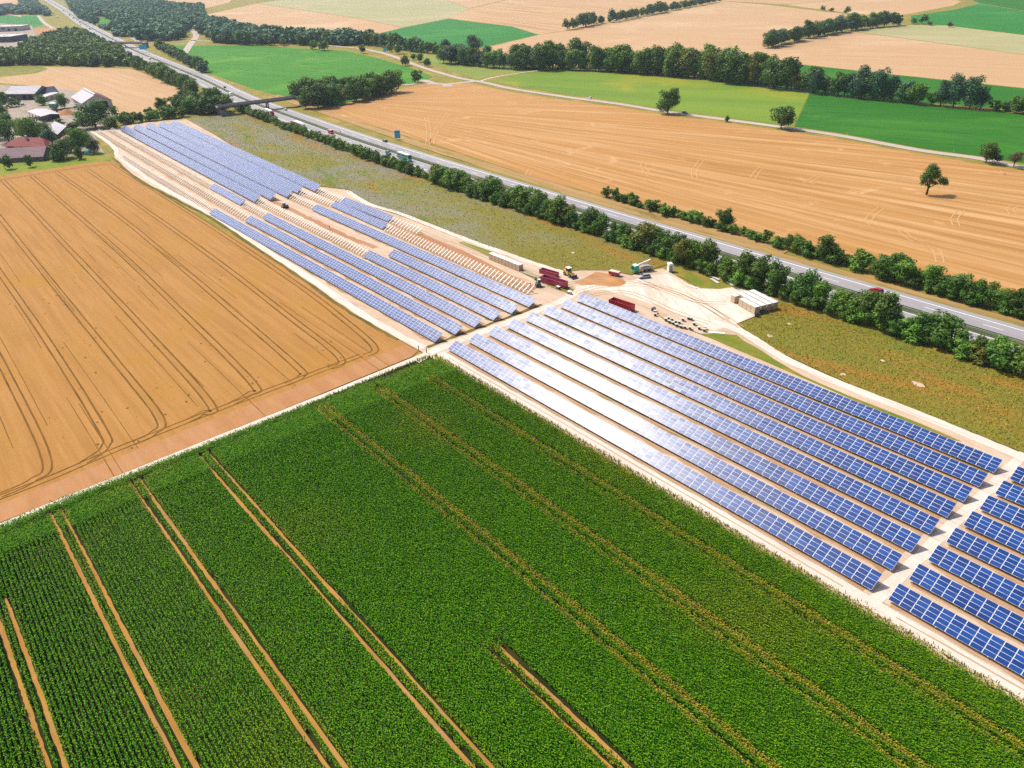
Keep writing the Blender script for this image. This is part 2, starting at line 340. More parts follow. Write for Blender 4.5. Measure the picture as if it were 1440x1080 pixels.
# wheel marks in the wheat: narrow, dark, in pairs, curving round at the headland
M_wmark = field_mat('trodden_wheat', S(128, 88, 30), S(150, 104, 40), S(104, 84, 28), sc=.8, stretch=6, patch=.1, grain=3, gk=.4)
wl = [[(-520, 95.2), (-489, 95), (-400, 94), (-306, 92.4), (-230, 89.5), (-191, 87.6), (-186.6, 82)], [(-522, 79.9), (-400, 81), (-310, 79), (-244, 77), (-195, 75.2), (-188, 73.5), (-186.4, 68)],
      [(-524, 66.8), (-440, 66.4), (-344, 65.8), (-251, 63.4), (-194, 61.2), (-188.5, 58), (-186.6, 52)], [(-526, 52), (-440, 51.6), (-359, 50.7), (-257, 49.4), (-192, 47.8), (-187.2, 44), (-185.6, 38)],
      [(-530, 37.4), (-440, 36.9), (-332, 36), (-233, 35.4), (-193, 34.8), (-186, 31), (-184.6, 26)], [(-535, 22.8), (-352, 22.8), (-267, 22.8), (-200, 21.7), (-188, 20), (-184, 14)],
      [(-535, 8.6), (-352, 8.6), (-240, 8.4), (-192, 7.4), (-184.5, 3), (-183, -4)], [(-535, -6), (-300, -6), (-195, -6.5), (-183, -12)],
      [(-521, 110.8), (-420, 109.2), (-323, 107.2), (-250, 104.6), (-217, 102.2), (-190, 99), (-186.6, 94)], [(-187.6, 93), (-187, 75), (-186.2, 48), (-184.6, 22), (-182.6, 6), (-182.2, -8), (-182, -30)], [(-522, 110), (-525, 95), (-526, 75), (-528, 40)]]
mb = MB()
for q in wl:
    L = spline(q, 10)
    for o in (-1.0, 1.0): ribbon_mb(L, o-.24, o+.24, .20+.001*random.random(), mb, jag=.05)
rr_ = random.Random(3)
for _ in range(26):                                       # single thin drill lines and little lodged patches
    y = rr_.uniform(-4, 100); x = rr_.uniform(-420, -215); L = rr_.uniform(20, 90); L = spline([(x, y), (x+L/2, y-.2), (x+L, y-.6)], 4)
    ribbon_mb(L, -.1, .1, .202, mb, .04)
tag(mb.build('wheel_tracks', M_wmark), 'thin dark tractor tramlines in pairs through the ripe wheat', 'track', kind='structure')
mb = MB()
for _ in range(85):
    x = rr_.uniform(-330, -186); y = rr_.uniform(-5, 70) if rr_.random() < .8 else rr_.uniform(70, 100)
    if rr_.random() < .3: x, y = rr_.gauss(-197, 6), rr_.choice([86, 44, 24, 62])+rr_.gauss(0, 3)
    r = rr_.uniform(.12, .42); n = 7
    mb.add([(x+math.cos(t)*r*rr_.uniform(.4, 1.6)*1.5, y+math.sin(t)*r*rr_.uniform(.4, 1.3), .204) for t in [2*math.pi*k/n for k in range(n)]], [tuple(range(n))])
tag(mb.build('lodged_wheat', M_wmark), 'small dark patches of flattened wheat scattered over the field', 'crop', kind='stuff')

# the building site
site = [(1600,1110),(1440,994),(1260,894),(1110,800),(960,711),(757,588.5),(613,507),(600,500),(590,494),(502,445),(440,402),(367,352.5),(297,306),(235,273),(200,257),(178,238),(160,222),(168,212),(160,205),(148,196),(134,188),(126,184),(150,181.5),(200,173.5),(240,169),(262,168),(300,189),(340,214),(400,244),(440,262),(475,266),(492,268),(503,280),(520,291),(560,303),(640,334),(720,363),(765,377),(800,383),(815,381),(857,381),(888,388),(905,383),(932,378),(950,388),(975,404),(1010,401),(1030,399),(1062,405),(1095,424),(1075,440),(1036,456),(1062,478),(1100,503),(1200,549),(1300,588),(1440,645),(1600,712)]
sheet('construction_site', site, .21, M_grav, 'pale limestone ground of the solar park under construction', 'ground')
Y1, PR, DS, T = 114.0558, 7.73194, 3.81793, R(29.390893)
WX = 2.0; SY, SZ = DS*math.cos(T), DS*math.sin(T)
mb = MB()
def strip(x0, x1, y0, y1, z, n=40, jag=.7):
    xs = np.linspace(x0, x1, n); J = lambda: random.uniform(-jag, jag)
    vs = [(x, y0+J(), z) for x in xs] + [(x, y1+J(), z) for x in xs]
    mb.add(vs, [(i, i+1, n+i+1, n+i) for i in range(n-1)])
for k in range(8): strip(-171, -39, Y1+k*PR-.8, Y1+k*PR+PR-2.8, .222)
for k in range(8): strip(-34, 20, Y1+k*PR-.8, Y1+k*PR+PR-2.8, .222, 16)
for k in range(6): strip([-366, -343, -340, -258, -255, -330][k], -179.5, Y1+k*PR-.5, Y1+k*PR+PR-3, .222)
tag(mb.build('weedy_ground', M_under), 'brownish weedy gravel under the rows of panels', 'ground', kind='structure')
mb = MB()
for p in [[(546,318),(575,322),(650,352),(720,388),(757,405),(745,412),(690,388),(620,352),(560,334)]]:
    P = [at(*q) for q in p]; P = [Vector((q.x, q.y, 0)) for q in P]
    mb.add([(q.x, q.y, .226) for q in P], [t for t in tessellate_polygon([P])])
ribbon_mb(spline([tuple(at(*q)[:2]) for q in [(379,282),(403,293),(437,309),(464,322.5),(498,338),(530,349)]]), -1.3, 1.5, .2262, mb, .5)
tag(mb.build('soil_strip', M_soil), 'strips of dug brown soil along the unfinished racks', 'ground', kind='structure')
sheet('gravel_yard', [(806,404),(850,399),(885,396),(915,388),(938,386),(955,394),(985,407),(1012,408),(1032,405),(1060,411),(1078,430),(1056,446),(1034,456),(1004,466),(975,452),(930,432),(890,420),(850,408),(825,410)], .2223, M_yard, 'gravel yard, whitened to paint in flare, where vehicles and materials stand', 'yard')
sheet('sand_patch', [(838,383),(856,386),(868,392),(872,400),(858,404),(835,401),(818,402),(806,397),(822,392)], .225, M_orange, 'orange sand spread across the yard entrance', 'ground')
sheet('weedy_strip', [(918,438),(935,452),(985,470),(1004,470),(1036,472),(1046,480),(1068,492),(1090,507),(1130,530),(1190,556),(1300,599),(1352,622),(1330,618),(1230,577),(1100,520),(1000,477),(940,452)], .228, M_gstrip, 'weedy green strip between the top panel row and the dirt track', 'ground')
sheet('weedy_strip', [(960,380),(990,392),(1010,400),(1030,396),(1062,404),(1050,408),(1030,404),(1012,407),(985,406),(962,392),(945,386)], .227, M_gstrip, 'weedy green corner of the yard below the hedge', 'ground')
sheet('weedy_strip', [(700,357),(735,378),(770,394),(800,404),(812,410),(800,414),(775,405),(740,388),(700,366),(645,342),(650,340)], .229, M_gstrip, 'narrow weedy strip under the red containers and crates', 'ground')
sheet('flower_meadow', [(262,168.5),(300,162),(335,157),(400,181),(480,211),(560,240),(640,266),(720,293),(810,322),(890,349),(940,372),(900,384),(888,387),(857,380.5),(815,380.5),(800,382.5),(765,376),(720,362),(640,333),(560,302),(520,290),(504,279),(493,267),(475,265),(440,261),(400,243),(340,213),(300,188)], .2, M_meadow, 'flowering meadow of olive, violet and rust patches between site and motorway hedge', 'meadow')
sheet('flower_meadow', [(1038,456.5),(1076,441),(1097,425),(1130,434),(1180,451),(1260,475),(1340,503),(1440,531),(1600,580),(1600,705),(1440,638),(1300,582),(1200,543),(1100,498),(1064,475)], .2, M_meadow, 'flowering meadow right of the gravel yard', 'meadow')
mb = MB(); ribbon_mb(spline([tuple(at(*p)[:2]) for p in [(1000,452),(1036,464),(1064,480),(1100,503),(1150,527),(1200,548),(1300,587),(1380,620),(1440,645),(1520,680)]]), -1.6, 1.6, .236, mb, .12)
tag(mb.build('dirt_track', M_track), 'pale dirt track from the yard along the meadow', 'track', kind='structure')
mb = MB(); ribbon_mb(spline([tuple(at(*p)[:2]) for p in [(127,184),(150,199),(163,211),(166,220),(200,246),(235,268),(297,302),(367,348),(440,395),(502,438),(560,472),(596,491)]]), -1.3, 1.5, .237, mb, .25)
ribbon_mb(spline([tuple(at(*p)[:2]) for p in [(490,270),(520,288),(560,300),(640,331),(700,353),(760,374),(800,386)]]), -1.5, 1.3, .237, mb, .2)
ribbon_mb(spline([(-173, 103), (-174.8, 112), (-175.2, 125), (-175.3, 145), (-176, 165), (-179, 178)]), -1.8, 1.5, .2375, mb, .15)
ribbon_mb(spline([(-36.4, 111), (-36.5, 130), (-36.4, 160), (-36.6, 182)]), -1.2, 1.2, .2375, mb, .15)
ribbon_mb(spline([(-172, 111.3), (-120, 111.7), (-60, 111.6), (20, 111.4)], 20), -1.5, 1.5, .2368, mb, .2)
tag(mb.build('gravel_road', M_track), 'white gravel access road around and between the panel fields', 'road', kind='structure')
mb = MB(); ribbon_mb(spline([(-168.5, -45), (-170.4, -6), (-171.8, 30), (-173.2, 78), (-174.2, 100), (-174.6, 109)], 10), -1.15, 1.15, .232, mb, .08)
tag(mb.build('farm_track', M_track), 'straight white farm track between wheat and maize', 'track', kind='structure')
M_ditch = field_mat('ditch_grass', S(112, 96, 40), S(140, 122, 52), S(96, 92, 36), sc=.5, stretch=5, patch=.1, grain=2, gk=.5)
mb = MB(); ribbon_mb(spline([(-178.3, 111), (-178.6, 125), (-178.2, 140), (-178.4, 158)]), -.8, .6, .2385, mb, .3)
ribbon_mb(spline([tuple(at(*p)[:2]) for p in [(160,222),(190,249),(235,273.5),(297,306.5),(367,353),(440,402.5),(502,445.5),(560,478)]]), -.9, .5, .2386, mb, .35)
tag(mb.build('ditch', M_ditch), 'narrow weedy ditch along the gravel road', 'ditch', kind='structure')

M_rut = gravel('tyre_ruts', S(226, 198, 168), S(208, 176, 142), stretch=8)
mb = MB(); rr2 = random.Random(11)
for q in [[(812,412),(850,402),(920,404),(990,430),(1040,462)],[(800,400),(850,395),(900,396),(960,415),(1020,450)],[(905,395),(940,410),(985,425),(1025,428)],[(815,420),(880,412),(950,440),(1000,455)],[(730,400),(770,402),(805,408)],[(640,338),(720,372),(790,398)],[(520,298),(600,328),(700,368)]]:
    L = spline([(at(*p).x+rr2.uniform(-1, 1), at(*p).y+rr2.uniform(-1, 1)) for p in q], 10)
    for o in (-.95, .95): ribbon_mb(L, o-.2, o+.2, .2392, mb, .07)
for k in range(8):
    for x0, x1 in ((-168, -42), (-32, 10)):
        y = Y1+k*PR-1.5; L = spline([(x0, y), ((x0+x1)/2, y+.3), (x1, y)], 14)
        for o in (-.9, .9): ribbon_mb(L, o-.18, o+.18, .2393, mb, .06)
tag(mb.build('tyre_ruts', M_rut), 'brownish tyre ruts across the gravel of the yard and panel aisles', 'track', kind='structure')
mb = MB()
for x, y, r in [(1290, 541, 1.6), (1083, 473, 1.0), (1110, 456, .7), (1241, 508, .6), (826, 383, .8), (1185, 527, .8), (806, 356, .8)]:
    p = at(x, y); n_ = 9; mb.add([(p.x+math.cos(t)*r*rr2.uniform(.7, 1.4), p.y+math.sin(t)*r*rr2.uniform(.6, 1.2), .212) for t in [2*math.pi*k/n_ for k in range(n_)]], [tuple(range(n_))])
tag(mb.build('bare_patch', M_grav), 'small pale bare patches scattered in the meadow', 'ground', kind='structure')
# ---- motorway
M_asph = NG('asphalt', .85); g = M_asph
c = g.mix(g.ramp(g.noise(g.coord(0, 40.), .5, 3, .6), .3, .7), S(196, 190, 194), S(176, 170, 174)); c = g.mix(g.math('MULTIPLY', g.noise(g.pos, 1.2, 4, .7), .3), c, S(150, 146, 150)); M_asph = g.out(c)
M_conc = mat('road_shoulder', S(214, 200, 196), .9); M_white = mat('white_paint', (.8, .8, .8), .6)
hw = spline([(60, 254), (-62, 254), (-200, 255), (-300, 257.5), (-455, 263), (-560, 270), (-700, 282), (-883, 308), (-1207, 346), (-1476, 384), (-2064, 473), (-2664, 575), (-3705, 745), (-4600, 885)], 14)
med = field_mat('median_grass', S(110, 128, 70), S(96, 112, 60), S(150, 146, 84), sc=.3, stretch=20, patch=.05, grain=1.5, gk=.3)
mb = MB(); ribbon_mb(hw, -4, 29, .235, mb); tag(mb.build('motorway_verge', M_verge), 'dry grass verge along both sides of the motorway', 'verge', kind='structure')
M_sh = gravel('shoulder_soil', S(214, 168, 112), S(178, 146, 80), weed=.8, stretch=12)
mb = MB(); ribbon_mb(spline([(-150, 258.6), (-220, 259.5), (-300, 262.4), (-420, 270), (-600, 286), (-700, 296)], 8), -6, 2, .236, mb, .5); ribbon_mb(hw[:40], -4.6, -1, .2365, mb, .3)
tag(mb.build('embankment', M_sh), 'strip of dry brown grass between stubble field and motorway', 'verge', kind='structure')
road = tag(link('motorway', ribbon_mb(hw, 0, 11, .25).mesh('motorway', M_asph)), 'light grey motorway with two carriageways crossing the whole picture', 'motorway', kind='structure')
nearcw = ribbon_mb(hw, 14.5, 25.3, .25).build('near_carriageway', M_asph, road)
ribbon_mb(hw, 11, 14.5, .247).build('median_strip', med, road)
mk = MB(); ribbon_mb(hw, 2.6, 3.0, .256, mk); ribbon_mb(hw, 10.3, 10.55, .256, mk); ribbon_mb(hw, 14.9, 15.15, .256, mk); ribbon_mb(hw, 22.4, 22.75, .256, mk)
for o in (6.6, 18.6): dashes(hw[:64], o, .26, .256, 6, 12, mk)
mk.build('lane_marking', M_white, road)
M_rail = mat('galvanised_steel', (.42, .43, .44), .45, .6); M_raild = mat('weathered_steel', (.16, .16, .17), .6, .4)
for o, lab in ((11.6, 'steel crash barrier on the far side of the motorway median'), (13.9, 'steel crash barrier on the near side of the motorway median')):
    t = thing('crash_barrier', lab, 'guard rail'); mb = MB(); L = offset(hw[:150], o)
    for i in range(len(L)-1): mb.beam((L[i].x, L[i].y, .8), (L[i+1].x, L[i+1].y, .8), .12, .32)
    mb.build('rail', M_raild, t); mb = MB()
    for i in range(0, len(L)-1):
        n = max(1, int((L[i+1]-L[i]).length/4))
        for k in range(n):
            p = L[i].lerp(L[i+1], k/n); mb.box(p.x-.05, p.x+.05, p.y-.05, p.y+.05, .24, .7)
    po = mb.build('posts', M_raild, t); po['kind'] = 'stuff'
# ---- country road, junction and paths
def pxline(p): return spline([tuple(at(*q)[:2]) for q in p], 8)
cr = pxline([(1650,272),(1440,236),(1372,222.5),(1292,211.5),(1180,191),(1080,176.5),(945,158.5),(870,146.5),(795,136.5),(720,125),(680,116),(648,110.5),(612,100.5),(582,90.5),(562,82.5),(537,74.5),(507,68.5),(472,65.2)])
M_lroad = gravel('pale_road', S(226, 212, 202), S(210, 196, 186), stretch=20)
mb = MB(); ribbon_mb(cr, -3.4, 3.4, .2, mb); r2 = tag(mb.build('country_road', M_lroad), 'pale country road curving behind the stubble field', 'road', kind='structure')
mb = MB(); ribbon_mb(pxline([(672,114),(650,116.5),(628,118.5),(610,117.5),(597,113.5),(590,113)]), -4, 4, .204, mb); ribbon_mb(pxline([(626,119),(600,118),(575,119),(545,122),(500,129),(424,135.5)]), -3, 3, .2, mb)
ribbon_mb(pxline([(628,118),(630,122)]), -4, 4, .206, mb)
tag(mb.build('junction_road', M_lroad), 'pale slip road joining the country road at the junction', 'road', kind='structure')
mb = MB(); ribbon_mb(pxline([(676,114),(700,108),(748,100.5),(785,98),(856,101),(960,108.8),(1080,122.6),(1138,130.4)]), -1.3, 1.3, .2, mb)
tag(mb.build('field_path', M_track), 'thin white field path at the foot of the tree belt', 'path', kind='structure')
mb = MB(); ribbon_mb(pxline([(259,75),(268,62),(276,50),(270,42),(262,38)]), -5, 5, .2, mb); ribbon_mb(pxline([(185,60),(225,59),(262,57),(300,58),(360,59),(430,62),(475,65)]), -3.5, 3.5, .2, mb); ribbon_mb(pxline([(160,41),(175,48),(193,58),(178,66)]), -4, 4, .2, mb)
ribbon_mb(pxline([(54,22),(62,32),(75,40)]), -4, 4, .2, mb); ribbon_mb(pxline([(30,60),(26,76)]), -3, 3, .2, mb)
tag(mb.build('slip_road', M_lroad), 'pale slip road loop half hidden in the wood', 'road', kind='structure')
mb = MB(); ribbon_mb(pxline([(150,160),(165,166),(185,165.5),(235,156),(262,150)]), -2, 2, .2, mb); ribbon_mb(pxline([(0,182),(12,176),(30,178),(34,190),(28,200)]), -5, 5, .2, mb)
tag(mb.build('farm_lane', M_lroad), 'pale farm lane between the barns', 'road', kind='structure')

# ================================================================ THE MAIZE
M_msoil = field_mat('maize_floor', S(56, 62, 20), S(40, 56, 14), S(80, 72, 30), ang=0, stretch=6, sc=.6, patch=.06, grain=2.5, gk=.4)  # coloured dark to paint the shade between rows; bare soil is tan
M_mtrack = gravel('maize_wheel_track', S(222, 168, 78), S(198, 140, 56), soil=.5, stretch=3)
sheet('maize_floor', [(-169.6, -45), (-171.4, -6), (-173, 60), (-174.4, 104), (-174.8, 108.6), (-125, 109.2), (-77, 108.9), (-30, 108.2), (-10, 109), (20, 109), (20, -45)], .2, M_msoil, 'earth between the maize rows, coloured dark for shade', 'ground', px=False)
PAIRS = [(-9.9, -145, 1.), (4.6, -168, 1.), (21.4, -168, 1.), (37.6, -168, .95), (53.7, -74.6, .95), (69.2, -168, .45), (85.6, -166, .38), (99.8, -160, .42)]
mb = MB()
for yc, x0, s in PAIRS:
    if s > .9:
        for o in (-1.05, 1.05): ribbon_mb(spline([(x0, yc+o-.4), (x0+25, yc+o), (x0+60, yc+o+.3), (20, yc+o+2.0)], 30), -.36, .36, .215, mb, .1)
    else:
        for o in (-1.05, 1.05): ribbon_mb(spline([(x0, yc+o), (20, yc+o)], 60), -.2, .2, .214, mb, .12)
tag(mb.build('wheel_track', M_mtrack), 'tan tractor wheel tracks in pairs through the green maize', 'track', kind='structure')
def in_view(x, y, z=1., m=180):
    d = np.stack([x, y, np.full_like(x, z)-0], -1)-CAM; zz = d @ F_; u = 720+FPX*(d @ R2)/zz; v = 540-FPX*(d @ U2)/zz
    return (u > -m) & (u < 1440+m) & (v < 1080+m)
def yc_shift(x, x0, s): return np.where(s > .9, np.clip((x-x0-60)/(20-x0-60), 0, 1)*1.7 + np.clip((x-x0-25)/35., 0, 1)*.3, 0)
def maize():
    def rows(xs, ys):
        X, Y = np.meshgrid(xs, ys); return X.ravel(), Y.ravel()
    x, y = rows(np.arange(-168.6, 8, .235), np.arange(-30, 108.8, .78))
    hd = x < -158.3                                             # headland: rows run the other way
    x2, y2 = rows(np.arange(-169.4, -158.3, .75), np.arange(-30, 108.8, .235))
    x = np.concatenate([x[~hd], x2]); y = np.concatenate([y[~hd], y2])
    edge = -171.0 - (y+6)/108*3.6 + 1.9
    k = (x > edge) & in_view(x, y); x, y = x[k], y[k]
    hdx = x < -158.35
    x = x + rng.normal(0, .04, x.size); y = y + rng.normal(0, .045, y.size)
    tone = np.clip(rng.normal(.0, .08, x.size), 0, 1); hgt = rng.normal(1.0, .07, x.size); keep = np.ones(x.size, bool)
    hx = x+171.0+(y+6)/108*3.6; keep &= ~(np.abs(hx-5.2) < .42); hgt = np.where(hx < 5.2, hgt*1.08, hgt); tone = np.where((hx > 5.6) & (hx < 8.5), tone+.08, tone)
    for yc, x0, s in PAIRS:
        d = np.abs(np.abs(y-yc-yc_shift(x, x0, s))-1.05); on = x > x0 + rng.normal(0, 1.0, x.size)
        if s > .9:
            keep &= ~(on & (d < .46+.12*(x0 > -80))); hgt = np.where(on & (d < .9), hgt*.86, hgt); tone = np.where(on & (d < .8), tone+.22+.35*(x0 > -80)*rng.random(x.size), tone)
        else:
            keep &= ~(on & (d < .36) & (rng.random(x.size) < s*1.5)); hgt = np.where(on & (d < .4), hgt*.7, hgt)
            tone = np.where(on & (d < .66), tone+.3+.6*rng.random(x.size), tone)
    # bare spots near the top corner, thin yellow edge along the access road
    for bx, by, br in ((-168.5, 92, 2.2), (-170.5, 104, 1.8), (-165.5, 86, 1.5), (-163, 69.5, 1.4)): keep &= ~(((x-bx)**2+(y-by)**2 < br*br) & (rng.random(x.size) < .65))
    # slow variation of vigour, then a painted brightening towards the panels
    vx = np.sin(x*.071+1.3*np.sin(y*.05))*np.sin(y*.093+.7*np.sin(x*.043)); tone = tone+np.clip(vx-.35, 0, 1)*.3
    vy = np.clip((y-60)/50, 0, 1)*.16; tone = tone+vy  # flare brightening painted as yellower leaves towards the panels
    edge2 = y > 107.2+.6*np.sin(x*.9); tone = np.where(edge2, tone+.5*rng.random(x.size), tone); hgt = np.where(edge2, hgt*.7, hgt)
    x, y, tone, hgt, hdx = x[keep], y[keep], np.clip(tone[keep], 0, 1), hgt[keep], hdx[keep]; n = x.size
    NL = 6; Q = []; TN = []
    axis = np.where(hdx, math.pi/2, 0.)
    for j in range(NL):
        a = axis+(j % 2)*math.pi+rng.normal(0, 1., n)*np.where(hdx, .8, .36); z0 = (.5+.2*j)*hgt*rng.normal(1, .05, n); ln = (.36+.08*(j < 4))*rng.normal(1, .15, n)
        dx, dy = np.cos(a), np.sin(a); wd = .082*rng.normal(1, .1, n); px_, py_ = -dy*wd, dx*wd
        rise = rng.uniform(.1, .34, n); drop = rng.uniform(-.12, .22, n)
        tip = (j == NL-1)
        p0 = np.stack([x, y, z0], -1); p1 = np.stack([x+dx*ln*.5, y+dy*ln*.5, z0+rise+.12*tip], -1); p2 = np.stack([x+dx*ln*1.15, y+dy*ln*1.15, z0+rise-.05-drop+.2*tip], -1)
        o = np.stack([px_, py_, np.zeros(n)], -1)
        Q.append(np.stack([p0-o*.7, p0+o*.7, p1+o, p1-o], 1)); Q.append(np.stack([p1-o, p1+o, p2+o*.25, p2-o*.25], 1)); TN += [tone, tone]
    V = np.concatenate(Q, 0).reshape(-1, 3); nq = V.shape[0]//4
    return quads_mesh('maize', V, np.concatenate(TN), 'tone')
def quads_mesh(name, V, attr=None, an='tone', mats=()):
    nq = V.shape[0]//4; me = bpy.data.meshes.new(name); me.vertices.add(nq*4); me.vertices.foreach_set('co', V.astype(np.float32).ravel())
    me.loops.add(nq*4); me.loops.foreach_set('vertex_index', np.arange(nq*4, dtype=np.int32)); me.polygons.add(nq)
    me.polygons.foreach_set('loop_start', np.arange(0, nq*4, 4, dtype=np.int32)); me.polygons.foreach_set('loop_total', np.full(nq, 4, np.int32))
    if attr is not None:
        at_ = me.attributes.new(an, 'FLOAT', 'FACE'); at_.data.foreach_set('value', attr.astype(np.float32))
    for m in mats: me.materials.append(m)
    me.update(calc_edges=True); return me
g = NG('maize_leaf', .7); g.b.inputs['Specular IOR Level'].default_value = .12
tn = g.N.new('ShaderNodeAttribute'); tn.attribute_name = 'tone'
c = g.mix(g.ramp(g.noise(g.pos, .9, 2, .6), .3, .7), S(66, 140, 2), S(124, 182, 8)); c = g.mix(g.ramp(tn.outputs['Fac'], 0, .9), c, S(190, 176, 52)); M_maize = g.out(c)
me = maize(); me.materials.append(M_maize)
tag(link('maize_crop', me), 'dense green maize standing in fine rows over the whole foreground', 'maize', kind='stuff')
# straw fringe along the maize
def tufts(name, pts, h, wdt, m, label, cat='grass', jit=.4, tone=None):
    P = np.array(pts, float); n = len(P); P[:, :2] += rng.normal(0, jit, (n, 2)); a = rng.uniform(0, math.pi, n); s = h*rng.uniform(.5, 1.3, n)
    lean = rng.normal(0, .25, (n, 2))*s[:, None]; o = np.stack([np.cos(a)*wdt, np.sin(a)*wdt, np.zeros(n)], -1); z = np.full(n, .2)
    p0 = np.stack([P[:, 0], P[:, 1], z], -1); p1 = p0+np.concatenate([lean, s[:, None]], 1)
    V = np.stack([p0-o, p0+o, p1+o*.5, p1-o*.5], 1).reshape(-1, 3)
    me = quads_mesh(name, V, rng.random(n) if tone is None else np.array(tone), 'tone', [m]); return tag(link(name, me), label, cat, kind='stuff')
def tuft_mat(name, cols):
    g = NG(name, .8); tn = g.N.new('ShaderNodeAttribute'); tn.attribute_name = 'tone'; c = cols[0]
    for i, k in enumerate(cols[1:]): c = g.mix(g.ramp(tn.outputs['Fac'], (i+.2)/len(cols), (i+1.2)/len(cols)), c, k)
    return g.out(c)
M_fr = tuft_mat('straw_grass', [S(204, 190, 84, 1.3), S(166, 172, 56, 1.3), S(120, 146, 40, 1.3)])
pts = [(-170.9-(y+6)/108*3.5+1.4+rng.random()*1.0, y) for y in np.arange(-35, 108, .05)]
pts += [(x, 109.1+rng.random()*.8) for x in np.arange(-172, 15, .07)]
tufts('straw_fringe', pts, .6, .1, M_fr, 'fringe of straw coloured grass along the edge of the maize')

def scatter_poly(poly, n):
    P = [at(*q) for q in poly]; X = np.array([p.x for p in P]); Y = np.array([p.y for p in P]); px_, py_ = rng.uniform(X.min(), X.max(), n*3), rng.uniform(Y.min(), Y.max(), n*3); c = np.zeros(n*3, bool); j = len(X)-1
    for i in range(len(X)):
        m = (Y[i] > py_) != (Y[j] > py_); t = (X[j]-X[i])*(py_-Y[i])/(Y[j]-Y[i]+1e-9)+X[i]; c ^= m & (px_ < t); j = i
    return np.stack([px_[c], py_[c]], -1)[:n]
M_tuft = tuft_mat('meadow_tufts', [S(196, 160, 56, 1.5), S(164, 160, 48, 1.5), S(140, 158, 44, 1.5), S(172, 170, 66, 1.5)]); M_tuftv = tuft_mat('flower_tufts', [S(180, 176, 140, 1.4), S(170, 168, 84, 1.4), S(168, 164, 140, 1.4), S(150, 160, 70, 1.4)])
tufts('meadow_grass', scatter_poly([(1045,457),(1097,426),(1180,453),(1260,477),(1340,505),(1440,533),(1560,575),(1560,690),(1440,637),(1300,581),(1200,542),(1100,497)], 7000), .24, .16, M_tuft, 'rough olive and straw grass tufts of the right meadow', jit=.1)
tufts('meadow_grass', scatter_poly([(400,182),(480,212),(560,241),(640,267),(720,294),(810,323),(890,350),(930,373),(857,379),(800,380),(720,360),(640,331),(560,301),(505,278),(475,264),(440,259),(330,206),(280,172),(335,160)], 10000), .24, .2, M_tuftv, 'rough grass and pale violet flowers of the long meadow', jit=.1)

# ================================================================ THE PANELS
M_glass = NG('solar_glass', .32); g = M_glass; g.b.inputs['Specular IOR Level'].default_value = .26; g.b.inputs['Sheen Weight'].default_value = .6; g.b.inputs['Sheen Roughness'].default_value = .26; g.b.inputs['Sheen Tint'].default_value = (.92, .93, 1, 1)
tn = g.N.new('ShaderNodeAttribute'); tn.attribute_name = 'tone'
M_glass = g.out(g.mix(tn.outputs['Fac'], (.003, .032, .17), (.008, .058, .26)))
M_frame = mat('aluminium_frame', (.74, .75, .78), .45, .1); M_steel = mat('rack_steel', (.66, .62, .57), .6, .1); M_back = mat('panel_back', (.5, .5, .52), .7)
MW, MH = 1.985, DS/4-.012
def module_arrays():
    x, y, t = MW/2, MH/2, .04; b = .055; c = .028
    vs = [(-x, -y, 0), (x, -y, 0), (x, y, 0), (-x, y, 0), (-x, -y, -t), (x, -y, -t), (x, y, -t), (-x, y, -t), (-x+b, -y+c, 0), (x-b, -y+c, 0), (x-b, y-c, 0), (-x+b, y-c, 0)]
    fs = [(0, 1, 9, 8), (1, 2, 10, 9), (2, 3, 11, 10), (3, 0, 8, 11), (8, 9, 10, 11), (4, 5, 1, 0), (5, 6, 2, 1), (6, 7, 3, 2), (7, 4, 0, 3), (7, 6, 5, 4)]
    mi = [0, 0, 0, 0, 1, 0, 0, 0, 0, 2]
    return np.array(vs), np.array(fs), np.array(mi)
MV, MF, MM = module_arrays()
def module_mesh(name, M4, tones):
    n = len(M4); A = np.array([[list(r) for r in m] for m in M4]); V = np.einsum('nij,vj->nvi', A[:, :3, :3], MV)+A[:, None, :3, 3]
    idx = (MF[None]+(np.arange(n)*len(MV))[:, None, None]).reshape(-1, 4); nq = len(idx)
    me = bpy.data.meshes.new(name); me.vertices.add(n*len(MV)); me.vertices.foreach_set('co', V.astype(np.float32).ravel())
    me.loops.add(nq*4); me.loops.foreach_set('vertex_index', idx.astype(np.int32).ravel()); me.polygons.add(nq)
    me.polygons.foreach_set('loop_start', np.arange(0, nq*4, 4, dtype=np.int32)); me.polygons.foreach_set('loop_total', np.full(nq, 4, np.int32))
    me.polygons.foreach_set('material_index', np.tile(MM, n).astype(np.int32))
    at_ = me.attributes.new('tone', 'FLOAT', 'FACE'); at_.data.foreach_set('value', np.repeat(tones, len(MF)).astype(np.float32))
    for m in (M_frame, M_glass, M_back): me.materials.append(m)
    me.update(calc_edges=True); return me
MODS = [module_mesh('module', [Matrix.Identity(4)], np.array([t])) for t in (.05, .25, .45, .6, .8, 1.)]
def frame_mesh(name, light, t=T, z0=.6, d=DS, th=.12, post=.11):
    mb = MB(); sy_, sz_ = d*math.cos(t), d*math.sin(t); z1 = z0-.09
    mb.beam((0, -.05, z1-.04), (0, sy_+.05, z1+sz_), light, th)
    for f in (.22, .78): mb.beam((0, sy_*f, 0), (0, sy_*f, z1+sz_*f-.08), post, post)
    if th > .1: mb.beam((0, sy_*.24, .35), (0, sy_*.77, z1+sz_*.5), .06, .06)
    return mb.mesh(name, M_steel)
FR_P, FR_R = frame_mesh('support_frame', .10), frame_mesh('rack_frame', .40, th=.06, post=.08)
T5, Z5 = R(34), .95; FR_5 = frame_mesh('support_frame', .10, T5, Z5, DS*1.25)
